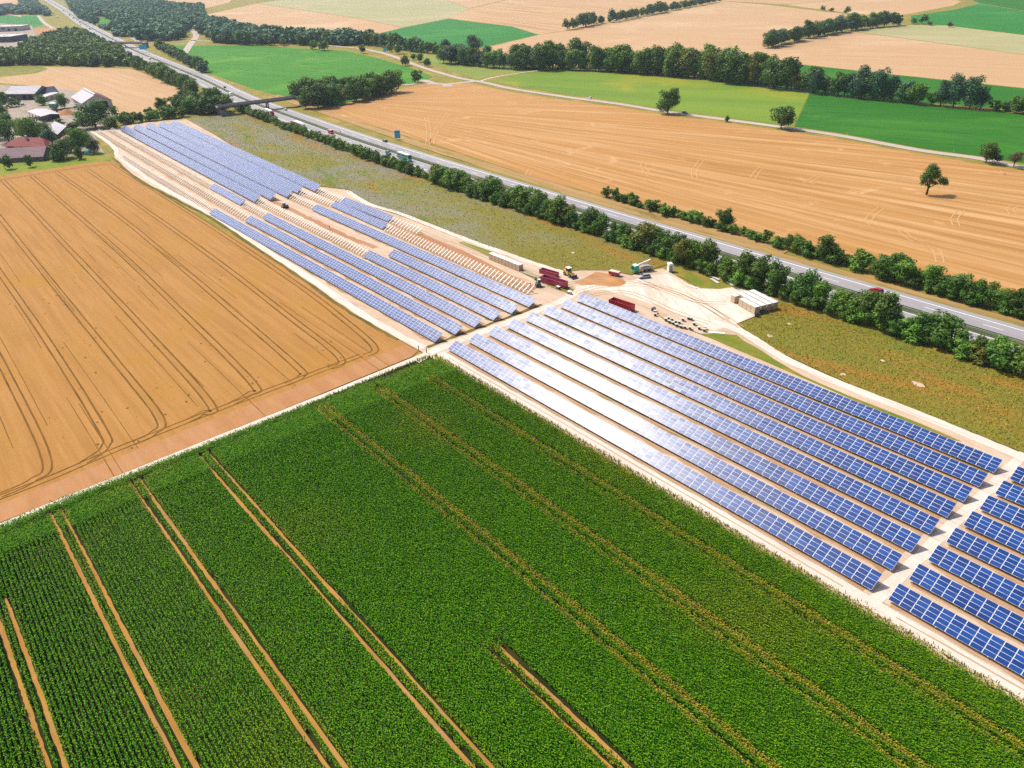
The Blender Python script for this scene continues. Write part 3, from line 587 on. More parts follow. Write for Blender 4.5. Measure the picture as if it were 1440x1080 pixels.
ROWN = ['front', 'second', 'third', 'fourth', 'fifth', 'sixth', 'seventh', 'rear']
def slope_pos(x, s, t=T, z=.6): return Vector((x, s*math.cos(t), z+s*math.sin(t)))
TOTAL = 0
def panel_row(label, X0, Yl, ncols, rz, group, parts='right', frames=4, maxparts=100, nj=4, t=T, z0=.6):
    """a table of modules four high; X0, Yl is the ground under its west low corner"""
    root = thing('solar_panel_row', label, 'solar panels', (X0, Yl, .22), rz, group)
    cells = [(i, j) for i in range(ncols) for j in range(nj)]
    cells.sort(key=lambda c: (c[0] if parts == 'left' else -c[0], c[1]))
    mine, rest = (cells[:maxparts], cells[maxparts:]) if parts else ([], cells)
    for i, j in mine:
        o = bpy.data.objects.new('module', random.choice(MODS)); COL.objects.link(o); o.parent = root
        o.location = slope_pos((i+.5)*WX, (j+.5)*DS/4, t, z0); o.rotation_euler = (t+random.gauss(0, .008), random.gauss(0, .007), 0)
    if rest:
        M4 = [Matrix.Translation(slope_pos((i+.5)*WX, (j+.5)*DS/4, t, z0)) @ Matrix.Rotation(t+random.gauss(0, .008), 4, 'X') @ Matrix.Rotation(random.gauss(0, .007), 4, 'Y') for i, j in rest]
        o = link('modules', module_mesh('modules', M4, rng.random(len(M4))), root)
        if len(rest) > 4: o['kind'] = 'stuff'
    n = max(2, ncols//frames)
    for k in range(n+1):
        o = bpy.data.objects.new('support_frame', FR_P if nj == 4 else FR_5); COL.objects.link(o); o.parent = root; o.location = (min(max(.3, ncols*WX*k/n), ncols*WX-.3), 0, 0)
    for s in (.7, 1.5, 2.3, 3.2):
        p = slope_pos(0, s, t, z0); mb = MB(); mb.box(.05, ncols*WX-.05, -.04, .04, -.1, -.045); o = mb.build('purlin', M_steel, root); o.location = p; o.rotation_euler = (t, 0, 0)
    return root
RG = MB()
def rack_row(label, X0, Yl, length, rz, group, sp=2.2, posts_only=False):
    d_ = Vector((math.cos(rz), math.sin(rz), 0)); a_ = Vector((X0, Yl, 0)); ribbon_mb(spline([tuple((a_+d_*length*f)[:2]) for f in (0, .25, .5, .75, 1)], 8), -.6, 3.6, .2305+.00002*len(RG.f), RG, .4)
    root = thing('mounting_rack', label, 'rack', (X0, Yl, .22), rz, group); n = min(98, int(length/sp))
    for k in range(n+1):
        o = bpy.data.objects.new('rack_frame', FR_R); COL.objects.link(o); o.parent = root; o.location = (length*k/n, 0, 0)
    for s in (.9, 2.9):
        p = slope_pos(0, s); mb = MB(); mb.box(0, length, -.03, .03, -.22, -.16); o = mb.build('purlin', M_steel, root); o.location = p; o.rotation_euler = (T, 0, 0)
    return root
place = lambda k: 'front row nearest the maize' if k == 0 else ('top row beside the yard' if k == 7 else f'{nth(k+1)} row from the maize')
vis0 = [15, 13, 12, 10, 9, 8, 7, 6]
for k in range(8):
    panel_row(f'deep blue panel row at the right picture edge, {place(k)}', -34.83, Y1+k*PR, vis0[k]+2, 0, 'panel rows right of the cross path', 'left', 4)
    panel_row(f'long panel row of the sun-glinting middle block, {place(k)}', -171.9, Y1+k*PR, 67, 0, 'panel rows of the middle block', 'right', 4)
X2L = [-368, -345.1, -341.7, -262, -257, -338]
where2 = ['front row beside the wheat', 'second row from the wheat', 'third row from the wheat', 'fourth row, starting beside a bare rack', 'fifth row, shortest of the block', 'rear row with the open gravel in front']
for k in range(6):
    n = round((-178.6-X2L[k])/WX); panel_row(f'pale blue panel row behind the cross track, {where2[k]}', -178.6-n*WX, Y1+k*PR, n, 0, 'panel rows behind the cross track', 'right', 5)
def row_px(l, r, z=.82): a, b = at(*l, z), at(*r, z); return a, b, (b-a).length, math.atan2(b.y-a.y, b.x-a.x)
for k, (l, r, lab) in enumerate([((464.4, 289.2), (537.8, 322.2), 'short panel row behind the long rear row, its lower half'), ((478, 284.5), (544.4, 311), 'short topmost panel row beside the gravel road')]):
    a, b, L, rz = row_px(l, r); panel_row('pale ' + lab, a.x, a.y, round(L/WX), rz, 'two short rows by the gravel road', 'right', 4)
w3 = ['lowest of the five, next to the bare white racks', 'second of the five from the bare racks', 'middle one of the five', 'fourth of the five from the bare racks', 'topmost of the five beside the flower meadow']
for k, (l, r) in enumerate([((168.3, 182.3), (358.3, 284.4)), ((186.5, 180.2), (379.4, 280.5)), ((203.8, 178.3), (402.2, 276.6)), ((222, 176.6), (418.3, 272)), ((238.5, 174.8), (442.8, 269.2))]):
    a, b, L, rz = row_px(l, r, Z5+.22); panel_row('long lavender panel row far left, ' + w3[k], a.x, a.y, round(L/WX), rz, 'five long rows at the far end', None, 8, nj=5, t=T5, z0=Z5)
a, b, L, rz = row_px((293.6, 264.4), (338, 288.5)); panel_row('short isolated lavender panel row among the bare white racks', a.x, a.y, round(L/WX), rz, 'five long rows at the far end', 'right', 4)
for l, r, lab in [((165.5, 219.5), (295.5, 299.5), 'bare white rack row nearest the wheat field'), ((134, 185.5), (343, 309.5), 'long bare white rack row, second from the wheat field'), ((152.5, 183.6), (293, 263.8), 'bare white rack row ending at the short isolated panel row'),
                  ((340, 289.5), (370.5, 305.8), 'short bare rack between the isolated panel row and the next block'), ((360, 285.5), (516, 362.5), 'bare rack row with brown earth piled along its upper side'),
                  ((404.5, 277.6), (440, 294), 'bare rack filling the gap in front of the small excavator'), ((420.5, 273), (463.5, 288.8), 'bare rack with white sheets right of the five long rows'), ((445, 270.3), (477, 284), 'short topmost bare rack beside the gravel road bulge'),
                  ((540.5, 323.5), (741, 412), 'long low brown rack row on dug soil behind the panels'), ((547.5, 312.5), (585, 328), 'short unfinished rack beside the topmost panel row')]:
    a, b, L, rz = row_px(l, r); rack_row(lab, a.x, a.y, L, rz, 'bare mounting racks')

tag(RG.build('rack_ground', gravel('rack_soil', S(222, 186, 154), S(196, 158, 124), weed=.25, soil=.5, stretch=6)), 'tan trodden soil under the bare mounting racks', 'ground', kind='structure')

# ================================================================ TREES AND HEDGES
def leaf_mat(name, a, b, c3=None):
    g = NG(name, .65); g.b.inputs['Specular IOR Level'].default_value = .25
    tn = g.N.new('ShaderNodeAttribute'); tn.attribute_name = 'tone'
    oi = g.N.new('ShaderNodeObjectInfo')
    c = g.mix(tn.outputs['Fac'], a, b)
    if c3: c = g.mix(g.math('MULTIPLY', g.ramp(g.noise(g.pos, .35, 3, .6), .5, .7), .5), c, c3)
    hs = g.N.new('ShaderNodeHueSaturation'); g.L.new(c, hs.inputs['Color']); v = g.math('MULTIPLY_ADD', oi.outputs['Random'], .5); v.node.inputs[2].default_value = .75; g.L.new(v, hs.inputs['Value'])
    h = g.math('MULTIPLY_ADD', oi.outputs['Random'], .03); h.node.inputs[2].default_value = .485; g.L.new(h, hs.inputs['Hue'])
    m = g.out(hs.outputs[0])
    tr = g.N.new('ShaderNodeBsdfTranslucent'); ms = g.N.new('ShaderNodeMixShader'); ms.inputs[0].default_value = .18
    g.L.new(hs.outputs[0], tr.inputs[0]); g.L.new(g.b.outputs[0], ms.inputs[1]); g.L.new(tr.outputs[0], ms.inputs[2]); g.L.new(ms.outputs[0], g.N['Material Output'].inputs[0])
    return m
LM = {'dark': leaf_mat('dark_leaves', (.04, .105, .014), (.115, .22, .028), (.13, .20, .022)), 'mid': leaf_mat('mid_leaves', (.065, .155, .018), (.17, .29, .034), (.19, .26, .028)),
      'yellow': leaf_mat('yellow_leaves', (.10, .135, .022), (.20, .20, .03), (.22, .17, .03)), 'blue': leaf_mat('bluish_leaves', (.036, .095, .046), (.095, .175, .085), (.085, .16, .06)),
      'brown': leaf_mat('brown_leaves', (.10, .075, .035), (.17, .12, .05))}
M_bark = mat('bark', (.06, .045, .032), .9)
def crown_V(seed, n, lobes, size, spread=.42, zlo=.16, squash=1., core=.55, jit=.45):
    r = np.random.default_rng(seed); C_ = []
    for k in range(lobes):
        t = r.uniform(0, 2*math.pi); u = (k+.5)/lobes; z = zlo+.12+(1-zlo-.26)*u; rad = spread*(1-.35*u)*math.sqrt(r.random())*.95*math.sin(math.pi*min(1, .28+.62*(1-u)))
        C_.append((math.cos(t)*rad, math.sin(t)*rad, z, r.uniform(.14, .24)*(1.1-.3*u)))
    C_.append((0, 0, zlo+.4*(1-zlo), .26)); C_ = np.array(C_); wts = C_[:, 3]**2; li = r.choice(len(C_), n, p=wts/wts.sum()); c = C_[li]
    d = r.normal(size=(n, 3)); d[:, 2] = d[:, 2]*.9+.25; d /= np.linalg.norm(d, axis=1)[:, None]
    rr = c[:, 3]*r.uniform(core, 1.12, n); P = c[:, :3]+d*rr[:, None]*np.array([1, 1, squash]); P[:, 2] = np.clip(P[:, 2], zlo*.7, 1.02)
    nrm = d+r.normal(0, jit, (n, 3)); nrm /= np.linalg.norm(nrm, axis=1)[:, None]
    a = np.cross(nrm, r.normal(size=(n, 3))); a /= np.linalg.norm(a, axis=1)[:, None]; b = np.cross(nrm, a); s = size*r.uniform(.6, 1.3, n)
    a *= s[:, None]; b *= (s*.7)[:, None]
    V = np.stack([P-a, P-b*.8, P+a, P+b], 1); tone = np.clip(.25+.5*r.random(n)+.35*(r.random(len(C_))[li]-.5)+.25*(P[:, 2]-.5), 0, 1)  # tone rises with height: top light painted into the leaf colour
    k_ = .5/np.percentile(np.hypot(V[..., 0], V[..., 1]), 97); V[..., :2] *= k_
    V[..., 2] *= 1/ max(.9, np.percentile(P[:, 2], 99.5)); return V, tone
def crown_mesh(name, V, tone, m): return quads_mesh(name, V.reshape(-1, 3), tone, 'tone', [m])
def trunk_mesh(seed, top=.5, r0=.035):
    r = random.Random(seed); mb = MB(); mb.cyl((0, 0, -.01), (0, 0, top*.55), r0, r0*.75, 8, cap=False)
    for k in range(5):
        t = 2*math.pi*k/5+r.uniform(-.4, .4); q = (math.cos(t)*.2, math.sin(t)*.2, top+r.uniform(-.05, .25)); mb.cyl((0, 0, top*r.uniform(.35, .55)), q, r0*.55, r0*.15, 6, cap=False)
    mb.cyl((0, 0, top*.5), (.02, 0, top+.3), r0*.7, r0*.15, 6, cap=False)
    return mb.mesh('trunk', M_bark, True)
SHAPES = {'round': dict(n=3200, lobes=17, size=.034, zlo=.12), 'broad': dict(n=3200, lobes=17, size=.034, spread=.5, zlo=.16), 'tall': dict(n=2400, lobes=14, size=.034, spread=.3, zlo=.1),
          'bush': dict(n=1500, lobes=11, size=.05, spread=.46, zlo=.03), 'open': dict(n=3600, lobes=16, size=.021, spread=.52, zlo=.3, core=.3), 'dense': dict(n=3600, lobes=15, size=.026, spread=.34, zlo=.10, core=.6)}
PROTO = {}
def proto(shape, tone, var):
    k = (shape, tone, var)
    if k not in PROTO:
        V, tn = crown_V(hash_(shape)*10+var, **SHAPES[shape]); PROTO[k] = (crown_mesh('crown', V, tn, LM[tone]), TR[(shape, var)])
    return PROTO[k]
def hash_(s): return sum(ord(c)*(i+3) for i, c in enumerate(s)) % 997
TR = {(s, v): trunk_mesh(v+5, {'bush': .25, 'open': .5, 'tall': .45}.get(s, .4), {'bush': .02, 'open': .03}.get(s, .028)) for s in SHAPES for v in range(4)}
SPECS = []
def tree(p, h, wd, shape, tone, label, group=None, kind='tree', name=None, rz=None):
    SPECS.append((ppm((p[0], p[1], 3))*(h+wd), p, h, wd, shape, tone, label, group, kind, name, random.uniform(0, 6.3) if rz is None else rz))
def plant_all(limit=285):
    SPECS.sort(key=lambda t: -t[0]); n = {'tree': 0, 'bush': 0}; rest = []
    for sz, p, h, wd, shape, tone, label, group, kind, name, rz in SPECS:
        var = random.randrange(4); u, v = px_of((p[0], p[1], h/2))
        if not (-40 < u < 1480 and -40 < v < 1120): continue
        n[kind] += 1
        if n[kind] > limit: rest.append((p, h, wd, shape, tone, var, rz)); continue
        cm, tm = proto(shape, tone, var)
        o = thing(name or {'bush': 'shrub'}.get(shape, 'deciduous_tree'), label, kind, (p[0], p[1], .18), rz, group)
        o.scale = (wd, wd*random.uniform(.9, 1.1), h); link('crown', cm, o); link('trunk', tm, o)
    Vs = []; Ts = []; Ms = []; tones = list(LM)
    for p, h, wd, shape, tone, var, rz in rest:
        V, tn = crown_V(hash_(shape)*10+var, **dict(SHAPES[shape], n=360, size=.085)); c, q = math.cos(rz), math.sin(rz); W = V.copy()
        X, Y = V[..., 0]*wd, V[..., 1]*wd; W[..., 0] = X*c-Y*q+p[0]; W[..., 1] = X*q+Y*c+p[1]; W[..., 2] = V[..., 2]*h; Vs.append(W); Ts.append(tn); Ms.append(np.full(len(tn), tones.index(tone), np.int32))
    if Vs:
        me = quads_mesh('distant_trees', np.concatenate(Vs).reshape(-1, 3), np.concatenate(Ts), 'tone', [LM[t] for t in tones]); me.polygons.foreach_set('material_index', np.concatenate(Ms))
        tag(link('distant_trees', me), 'small far trees of hedgerows and wooded strips that merge into rows', 'trees', kind='stuff')
    print('trees', n, 'merged', len(rest))
def px_of(p):
    d = np.array(p)-CAM; z = d @ F_; return 720+FPX*(d @ R2)/z, 540-FPX*(d @ U2)/z
def tree_px(x, y, hpx, wpx, shape, tone, label, group=None, kind='tree', **k):
    p = at(x, y); s = ppm((p.x, p.y, 3)); ca = math.cos(math.atan2(H, math.hypot(p.x, p.y)))
    tree(p, hpx/s/ca, wpx/s/.95, shape, tone, label, group, kind, **k)
def along(pts, step, jit=.0):
    L = [Vector((q[0], q[1], 0)) for q in pts]; out = []; acc = step*.5
    for a, b in zip(L, L[1:]):
        d = (b-a).length
        while acc <= d: out.append(a+(b-a)*(acc/d)+Vector((random.gauss(0, jit), random.gauss(0, jit), 0))); acc += step*random.uniform(.85, 1.15)
        acc -= d
    return out
def pick(wts): return random.choices(list(wts), list(wts.values()))[0]
TW = {'dark': 'dark green', 'mid': 'fresh green', 'yellow': 'yellowish', 'blue': 'bluish green', 'brown': 'brownish'}
SW = {'round': 'round', 'broad': 'broad', 'tall': 'slim', 'bush': 'low', 'open': 'open', 'dense': 'dense'}
def hedge(spots, where, frm, group, hfun, shapes, tones, kind='tree', wf=(.85, 1.2)):
    """one tree per spot; the label counts from a landmark that can be found at the end of the row"""
    for i, p in enumerate(spots):
        sh, tn = pick(shapes), pick(tones); h = hfun(p)*random.uniform(.68, 1.32); wd = h*random.uniform(*wf)
        if sh == 'bush': wd *= 1.25
        nm = 'bush' if sh == 'bush' else kind
        tree(p, h, wd, sh, tn, f'{SW[sh]} {TW[tn]} {nm} {where}, {nth(i+1)} from the {frm}', group, nm)

# hedge between meadow and motorway (front to back): low shrubs by the bridge, tall trees to the right
G1 = 'trees of the hedge before the motorway'
hedge(along([(-655, 244), (-598, 238.5), (-500, 232.5), (-440, 229)], 4.4, .8), 'between meadow and motorway', 'overpass', G1, lambda p: 5.0, {'bush': 6, 'round': 3}, {'dark': 3, 'mid': 4})
hedge(along([(-436, 229), (-395, 226.5), (-345, 226)], 4.0, .7), 'in front of the turquoise coach', 'red van', G1, lambda p: 5.4, {'bush': 4, 'round': 5}, {'dark': 4, 'mid': 4})
hedge(along([(-341, 226), (-300, 226), (-262, 226.2), (-215, 226.3)], 5.2, .6), 'in the hedge beyond the coach', 'coach', G1, lambda p: 8.6, {'round': 5, 'broad': 2, 'tall': 2}, {'dark': 5, 'mid': 4, 'yellow': .5})
hedge(along([(-338, 223.6), (-270, 223.6), (-215, 223.4)], 4.6, .6), 'at the hedge foot beyond the coach', 'coach', G1, lambda p: 4.6, {'bush': 8}, {'dark': 4, 'mid': 3}, 'bush')
hedge(along([(-211, 226.4), (-176, 226), (-150, 225), (-128, 224.2)], 5.0, .6), 'in the hedge behind the yard', 'toilet cabin', G1, lambda p: 8.8, {'round': 5, 'broad': 3}, {'dark': 5, 'mid': 4, 'yellow': .5})
hedge(along([(-212, 223.3), (-180, 222.6), (-130, 220.8), (-123, 220.8)], 4.2, .6), 'at the hedge foot behind the yard', 'toilet cabin', G1, lambda p: 4.4, {'bush': 8}, {'dark': 4, 'mid': 4, 'yellow': 1}, 'bush')
hedge(along([(-127, 224.6), (-95, 224.5), (-50, 224.5), (-22, 224.6)], 5.2, .5), 'between right meadow and motorway', 'crate stack', G1, lambda p: 8.0, {'round': 5, 'broad': 3, 'tall': 1}, {'dark': 6, 'mid': 4, 'yellow': .6})
hedge(along([(-122, 220.8), (-95, 221), (-20, 221.3)], 4.0, .6), 'along the right meadow', 'crate stack', G1, lambda p: 4.8, {'bush': 8, 'round': 2}, {'dark': 5, 'mid': 4, 'yellow': 1}, 'bush')
tree_px(958, 372, 34, 30, 'round', 'yellow', 'yellowing tree in the motorway hedge just right of the white portable toilet', G1)
# hedge between motorway and stubble
G2 = 'trees of the hedge between motorway and stubble'
hedge(along([(-256, 268.8), (-215, 267), (-162, 265.2)], 3.9, .6), 'between motorway and stubble field', 'sign end', G2, lambda p: 4.0, {'bush': 7, 'round': 2}, {'dark': 4, 'mid': 4})
hedge(along([(-158, 265), (-140, 264.5), (-118, 264)], 4.3, .5), 'left of the red car', 'low end', G2, lambda p: 5.4, {'bush': 4, 'round': 3}, {'dark': 5, 'mid': 3})
hedge(along([(-116, 264), (-85, 263.8), (-30, 263.5)], 4.4, .5), 'beyond the red car', 'car', G2, lambda p: 7.2, {'round': 5, 'broad': 3}, {'dark': 8, 'mid': 3, 'yellow': .4})
hedge(along([(-114, 261), (-30, 260.6)], 4.2, .5), 'at the roadside foot of the hedge', 'red car', G2, lambda p: 3.6, {'bush': 8}, {'dark': 6, 'mid': 2}, 'bush')
tree_px(1018, 322, 27, 24, 'round', 'dark', 'taller round tree standing above the low hedge beside the motorway', G2)
tree_px(1162, 366, 34, 32, 'round', 'dark', 'tall round tree in the hedge behind the motorway, left of the red car', G2)
# lone trees
tree_px(939, 160.5, 33, 31, 'dense', 'dark', 'big dense tree standing alone beside the country road', rz=1.)
tree_px(1022, 171.5, 8, 7, 'bush', 'dark', 'tiny dark bush beside the country road between two lone trees', kind='bush')
tree_px(1098, 181, 30, 32, 'broad', 'dark', 'spreading lone tree on a short trunk beside the country road')
tree_px(1386, 229, 28, 27, 'broad', 'dark', 'dense lone tree by the country road near the right edge')
tree_px(1402, 231, 13, 14, 'open', 'blue', 'small thin sapling right of the dense roadside tree')
tree_px(1425, 235, 20, 22, 'open', 'brown', 'thin brownish tree by the country road at the right edge')
o = thing('walnut_tree', 'lone tree with a drooping side limb in the golden stubble field', 'tree', tuple(at(1302.5, 274)), R(51)); s = ppm(tuple(at(1302.5, 274)))
def lone():
    r = np.random.default_rng(5); Vs = []; Ts = []
    for cx, cz, rx, rz_, n in [(.5, 11.2, 3.9, 3.0, 1500), (-1.8, 9.0, 3.0, 2.6, 1100), (2.2, 9.2, 3.0, 2.6, 1000), (0, 13.2, 2.4, 1.7, 600), (-2.9, 6.6, 1.5, 2.0, 420), (6.4, 6.6, 2.5, 1.9, 800), (8.0, 5.6, 1.3, 1.4, 260), (.9, 6.4, 2.1, 1.6, 420), (3.0, 5.6, 1.2, 1.0, 160), (-.3, 4.7, 1.2, .9, 160)]:
        d = r.normal(size=(n, 3)); d /= np.linalg.norm(d, axis=1)[:, None]; k = r.uniform(.35, 1.1, n)
        P = np.array([cx, 0, cz])+d*k[:, None]*np.array([rx, rx*.85, rz_]); P[:, 2] -= (np.abs(d[:, 0])*k)**2*.8
        nr = d+r.normal(0, .5, (n, 3)); nr /= np.linalg.norm(nr, axis=1)[:, None]; a = np.cross(nr, r.normal(size=(n, 3))); a /= np.linalg.norm(a, axis=1)[:, None]; b = np.cross(nr, a); q = .26*r.uniform(.6, 1.3, n)[:, None]
        Vs.append(np.stack([P-a*q, P-b*q*.7, P+a*q, P+b*q*.7], 1)); Ts.append(np.clip(r.normal(.45, .2, n), 0, 1))
    return quads_mesh('crown', np.concatenate(Vs).reshape(-1, 3), np.concatenate(Ts), 'tone', [LM['dark']])
link('crown', lone(), o)
mb = MB(); mb.cyl((0, 0, -.1), (.2, 0, 3.6), .55, .4, 9); mb.cyl((.2, 0, 3.4), (-1.6, .3, 8), .32, .1, 7); mb.cyl((.2, 0, 3.5), (1., -.3, 10), .34, .08, 7); mb.cyl((.3, 0, 3.3), (6.2, .2, 6.4), .28, .08, 7); mb.cyl((.2, 0, 5), (2.6, .6, 9), .2, .06, 6)
mb.build('trunk', M_bark, o, smooth=True)
# the long tree belt behind the lime field
G3 = 'trees of the long belt behind the lime meadow'
def pxspots(pts, step, jit=1.): return along([tuple(at(*q)[:2]) for q in pts], step, jit)
hedge(pxspots([(625,88),(660,92),(720,98)], 8, 2), 'in the belt above the road junction', 'junction', G3, lambda p: 15., {'round': 4, 'broad': 3}, {'dark': 4, 'mid': 2, 'blue': 2}, wf=(.9, 1.2))
hedge(pxspots([(722,98),(790,98),(860,101),(925,106)], 7., 2), 'in front of the lime meadow belt', 'path bend', G3, lambda p: 19., {'round': 4, 'tall': 3}, {'dark': 5, 'mid': 3, 'yellow': .5}, wf=(.75, 1.05))
hedge(pxspots([(722,94),(860,96.5),(925,102)], 9.5, 2), 'behind the lime meadow belt', 'path bend', G3, lambda p: 21., {'round': 4, 'tall': 3}, {'dark': 3, 'mid': 4, 'yellow': 1}, wf=(.75, 1.05))
hedge(pxspots([(928,106),(1000,113.5),(1080,123.5),(1135,129)], 6.4, 2), 'in the belt above the lone trees', 'mast', G3, lambda p: 19., {'round': 4, 'tall': 3}, {'dark': 5, 'mid': 3, 'yellow': .5}, wf=(.75, 1.05))
hedge(pxspots([(930,101),(1000,108),(1080,118)], 9., 2), 'behind the tall belt', 'mast', G3, lambda p: 21., {'round': 4, 'tall': 2}, {'dark': 3, 'mid': 4, 'yellow': 1}, wf=(.75, 1.05))
hedge(pxspots([(1138,131),(1200,136.5),(1265,143)], 5.6, 1.6), 'in the belt behind the dark crop', 'meadow corner', G3, lambda p: 16., {'round': 4, 'tall': 3}, {'dark': 4, 'blue': 4}, wf=(.75, 1.05))
hedge(pxspots([(1268,144),(1320,149.5)], 6., 1.5), 'in the dark crop belt', 'willows', G3, lambda p: 13., {'round': 4, 'bush': 2}, {'dark': 4, 'mid': 2}, wf=(.9, 1.2))
hedge(pxspots([(1388,154.5),(1440,159),(1560,172)], 6., 1.5), 'at the right belt end', 'willow group', G3, lambda p: 9., {'round': 4, 'bush': 2}, {'dark': 4, 'mid': 3}, wf=(.95, 1.3))
for x, y, h, wd, l in [(1207, 139, 42, 28, 'tall pale willow, left of the pair rising above the belt'), (1233, 141, 40, 27, 'tall pale willow, right of the pair rising above the belt'), (1322, 149.5, 34, 25, 'big pale willow, leftmost of the right group of the belt'), (1340, 151, 43, 28, 'tallest pale willow in the right group of the belt'), (1363, 153, 42, 28, 'pale willow with rounded top in the right group of the belt'), (1378, 154, 30, 24, 'smaller pale willow closing the right group of the belt')]:
    tree_px(x, y, h, wd, 'dense', 'blue', l, G3)
# hedgerows between the far pale fields
G4 = 'trees of the upper hedgerow between pale fields'
hedge(pxspots([(797,42.5),(845,33.5),(872,29.5),(935,17)], 15, 2), 'below the combed field', 'lower end', G4, lambda p: 15., {'round': 4, 'broad': 3}, {'dark': 4, 'mid': 2, 'blue': 2, 'yellow': .5}, wf=(.95, 1.25))
hedge(pxspots([(938,16.5),(975,9),(1010,2.5)], 17, 2), 'in the upper far hedgerow', 'middle', G4, lambda p: 13., {'round': 4, 'broad': 3}, {'dark': 4, 'blue': 3}, wf=(.95, 1.3))
G5 = 'trees of the right hedgerow between pale fields'
hedge(pxspots([(1078,68),(1100,62),(1122,57)], 8, 1.5), 'low in the right far hedgerow', 'lower tip', G5, lambda p: 15., {'round': 4, 'broad': 3}, {'dark': 5, 'blue': 2}, wf=(.95, 1.25))
hedge(pxspots([(1134,54.5),(1165,48),(1200,42.5),(1240,37.5),(1272,35.5)], 8.5, 2), 'high in the right far hedgerow', 'gap', G5, lambda p: 17., {'round': 4, 'broad': 3}, {'dark': 5, 'mid': 1, 'blue': 3}, wf=(.9, 1.2))
for x, y, h, wd, t, l in [(1158, 15.5, 7, 9, 'dark', 'small dark tree on the field boundary, leftmost of three'), (1169, 16.5, 5, 8, 'brown', 'small brownish tree on the field boundary, middle of three'), (1190, 20.5, 10, 10, 'dark', 'round dark tree on the field boundary, rightmost of three'), (1285, 34, 8, 9, 'mid', 'small pale tree at the corner of the green slope'), (1297, 34, 12, 13, 'dark', 'round dark tree alone below the green slope'), (1308, 36, 6, 9, 'dark', 'little bush beside the round tree under the green slope'), (1335, 38.5, 7, 9, 'brown', 'thin little tree alone on the green field edge')]:
    tree_px(x, y, h, wd, 'broad', t, l)
# copse beside the overpass
G6 = 'trees of the copse beside the overpass'
hedge(pxspots([(428,153.5),(455,150),(500,143),(535,134),(558,128.5)], 7.5, 1.5), 'fronting the overpass copse', 'overpass end', G6, lambda p: 15., {'round': 5, 'broad': 3}, {'dark': 5, 'mid': 4, 'yellow': .5}, wf=(.9, 1.2))
hedge(pxspots([(420,148),(460,143),(500,136),(545,127)], 8.5, 2), 'in the middle of the overpass copse', 'overpass end', G6, lambda p: 16., {'round': 5, 'broad': 3}, {'dark': 5, 'mid': 4, 'yellow': .5}, wf=(.9, 1.2))
hedge(pxspots([(408,139.5),(425,138),(450,135),(490,129)], 9, 1.5), 'at the back of the overpass copse', 'overpass end', G6, lambda p: 12., {'round': 5, 'bush': 2}, {'dark': 6, 'mid': 2}, wf=(.95, 1.25))
for x, y, h, wd, l in [(586, 116.5, 17, 17, 'round dark tree alone at the tip of the green field'), (570, 92.5, 13, 13, 'round dark tree on the near side of the junction road'), (601, 94, 11, 11, 'dark round tree on the far side of the junction road'), (590, 87, 11, 12, 'pale round tree left of the dark one beyond the junction road'), (582, 84, 8, 10, 'small bush beyond the junction road, leftmost of three'), (510, 75, 11, 9, 'dark roundish tree between green field and road bend'), (560, 76, 13, 15, 'pale round tree beside the small blue road sign'), (548, 73, 9, 10, 'smaller round tree left of the pale one by the blue sign'), (441, 70, 12, 12, 'pale round bush at the top edge of the green field, left of two'), (455, 71, 13, 16, 'pale round bush at the top edge of the green field, right of two')]:
    tree_px(x, y, h, wd, 'round', 'dark' if 'dark' in l else 'mid', l)
# rows along the far motorway
G7 = 'trees along the far motorway'
hedge(pxspots([(222,67),(240,76),(258,88),(275,96),(290,103)], 10, 1.5), 'beside the bright green field', 'blue motorway sign', G7, lambda p: 11., {'round': 4, 'bush': 2}, {'dark': 4, 'blue': 3}, wf=(.95, 1.3))
hedge(pxspots([(186,93),(205,100),(230,112),(262,128),(275,138)], 8, 1.2), 'between pale wheat and motorway', 'dark wood', G7, lambda p: 12., {'round': 4, 'tall': 3}, {'dark': 4, 'mid': 3}, wf=(.85, 1.15))
hedge(pxspots([(262,152),(280,156),(300,157),(325,155)], 7, 1.5), 'in the clump left of the overpass', 'wheat corner', G7, lambda p: 14., {'round': 4, 'broad': 3}, {'dark': 6, 'mid': 2}, wf=(.95, 1.25))
hedge(pxspots([(255,157),(285,161),(318,159)], 8, 1.), 'fronting the clump left of the overpass', 'wheat corner', G7, lambda p: 11., {'round': 4, 'bush': 3}, {'dark': 6, 'mid': 2}, wf=(.95, 1.25))
hedge(pxspots([(158,177.5),(190,172.5),(215,169.5),(240,166.5),(258,164.5)], 5, .8), 'behind the far panel row ends', 'farm tree', G7, lambda p: 7.5, {'bush': 5, 'round': 4}, {'dark': 5, 'mid': 3}, wf=(.9, 1.2))
hedge(pxspots([(292,140),(305,145),(322,150)], 7, 1.), 'on the slope beside the overpass', 'clump', G7, lambda p: 9., {'round': 4, 'bush': 2}, {'dark': 5, 'mid': 2}, wf=(.95, 1.25))
# wooded strip above the green field, single crowns one can tell apart
G8 = 'trees of the wooded strip above the green field'
hedge(pxspots([(300,60),(345,63),(400,64.5),(440,64),(470,62)], 12, 2.5), 'in the strip above the green field', 'road loop', G8, lambda p: 15., {'round': 4, 'broad': 3}, {'dark': 4, 'blue': 3, 'mid': 1}, wf=(.95, 1.25))
hedge(pxspots([(505,62),(540,66),(585,73),(630,77.5)], 9, 2), 'in the dark strip', 'blue sign', G8, lambda p: 14., {'round': 4, 'tall': 3}, {'dark': 3, 'blue': 4}, wf=(.85, 1.15))
for x, y, h, wd, l in [(667, 74, 22, 22, 'tall dark round tree sticking up behind the hay field'), (645, 89, 23, 40, 'very broad dark tree at the left end of the hay field belt'), (682, 84, 17, 18, 'round dark tree right of the tall one behind the hay field')]: tree_px(x, y, h, wd, 'dense', 'blue', l)

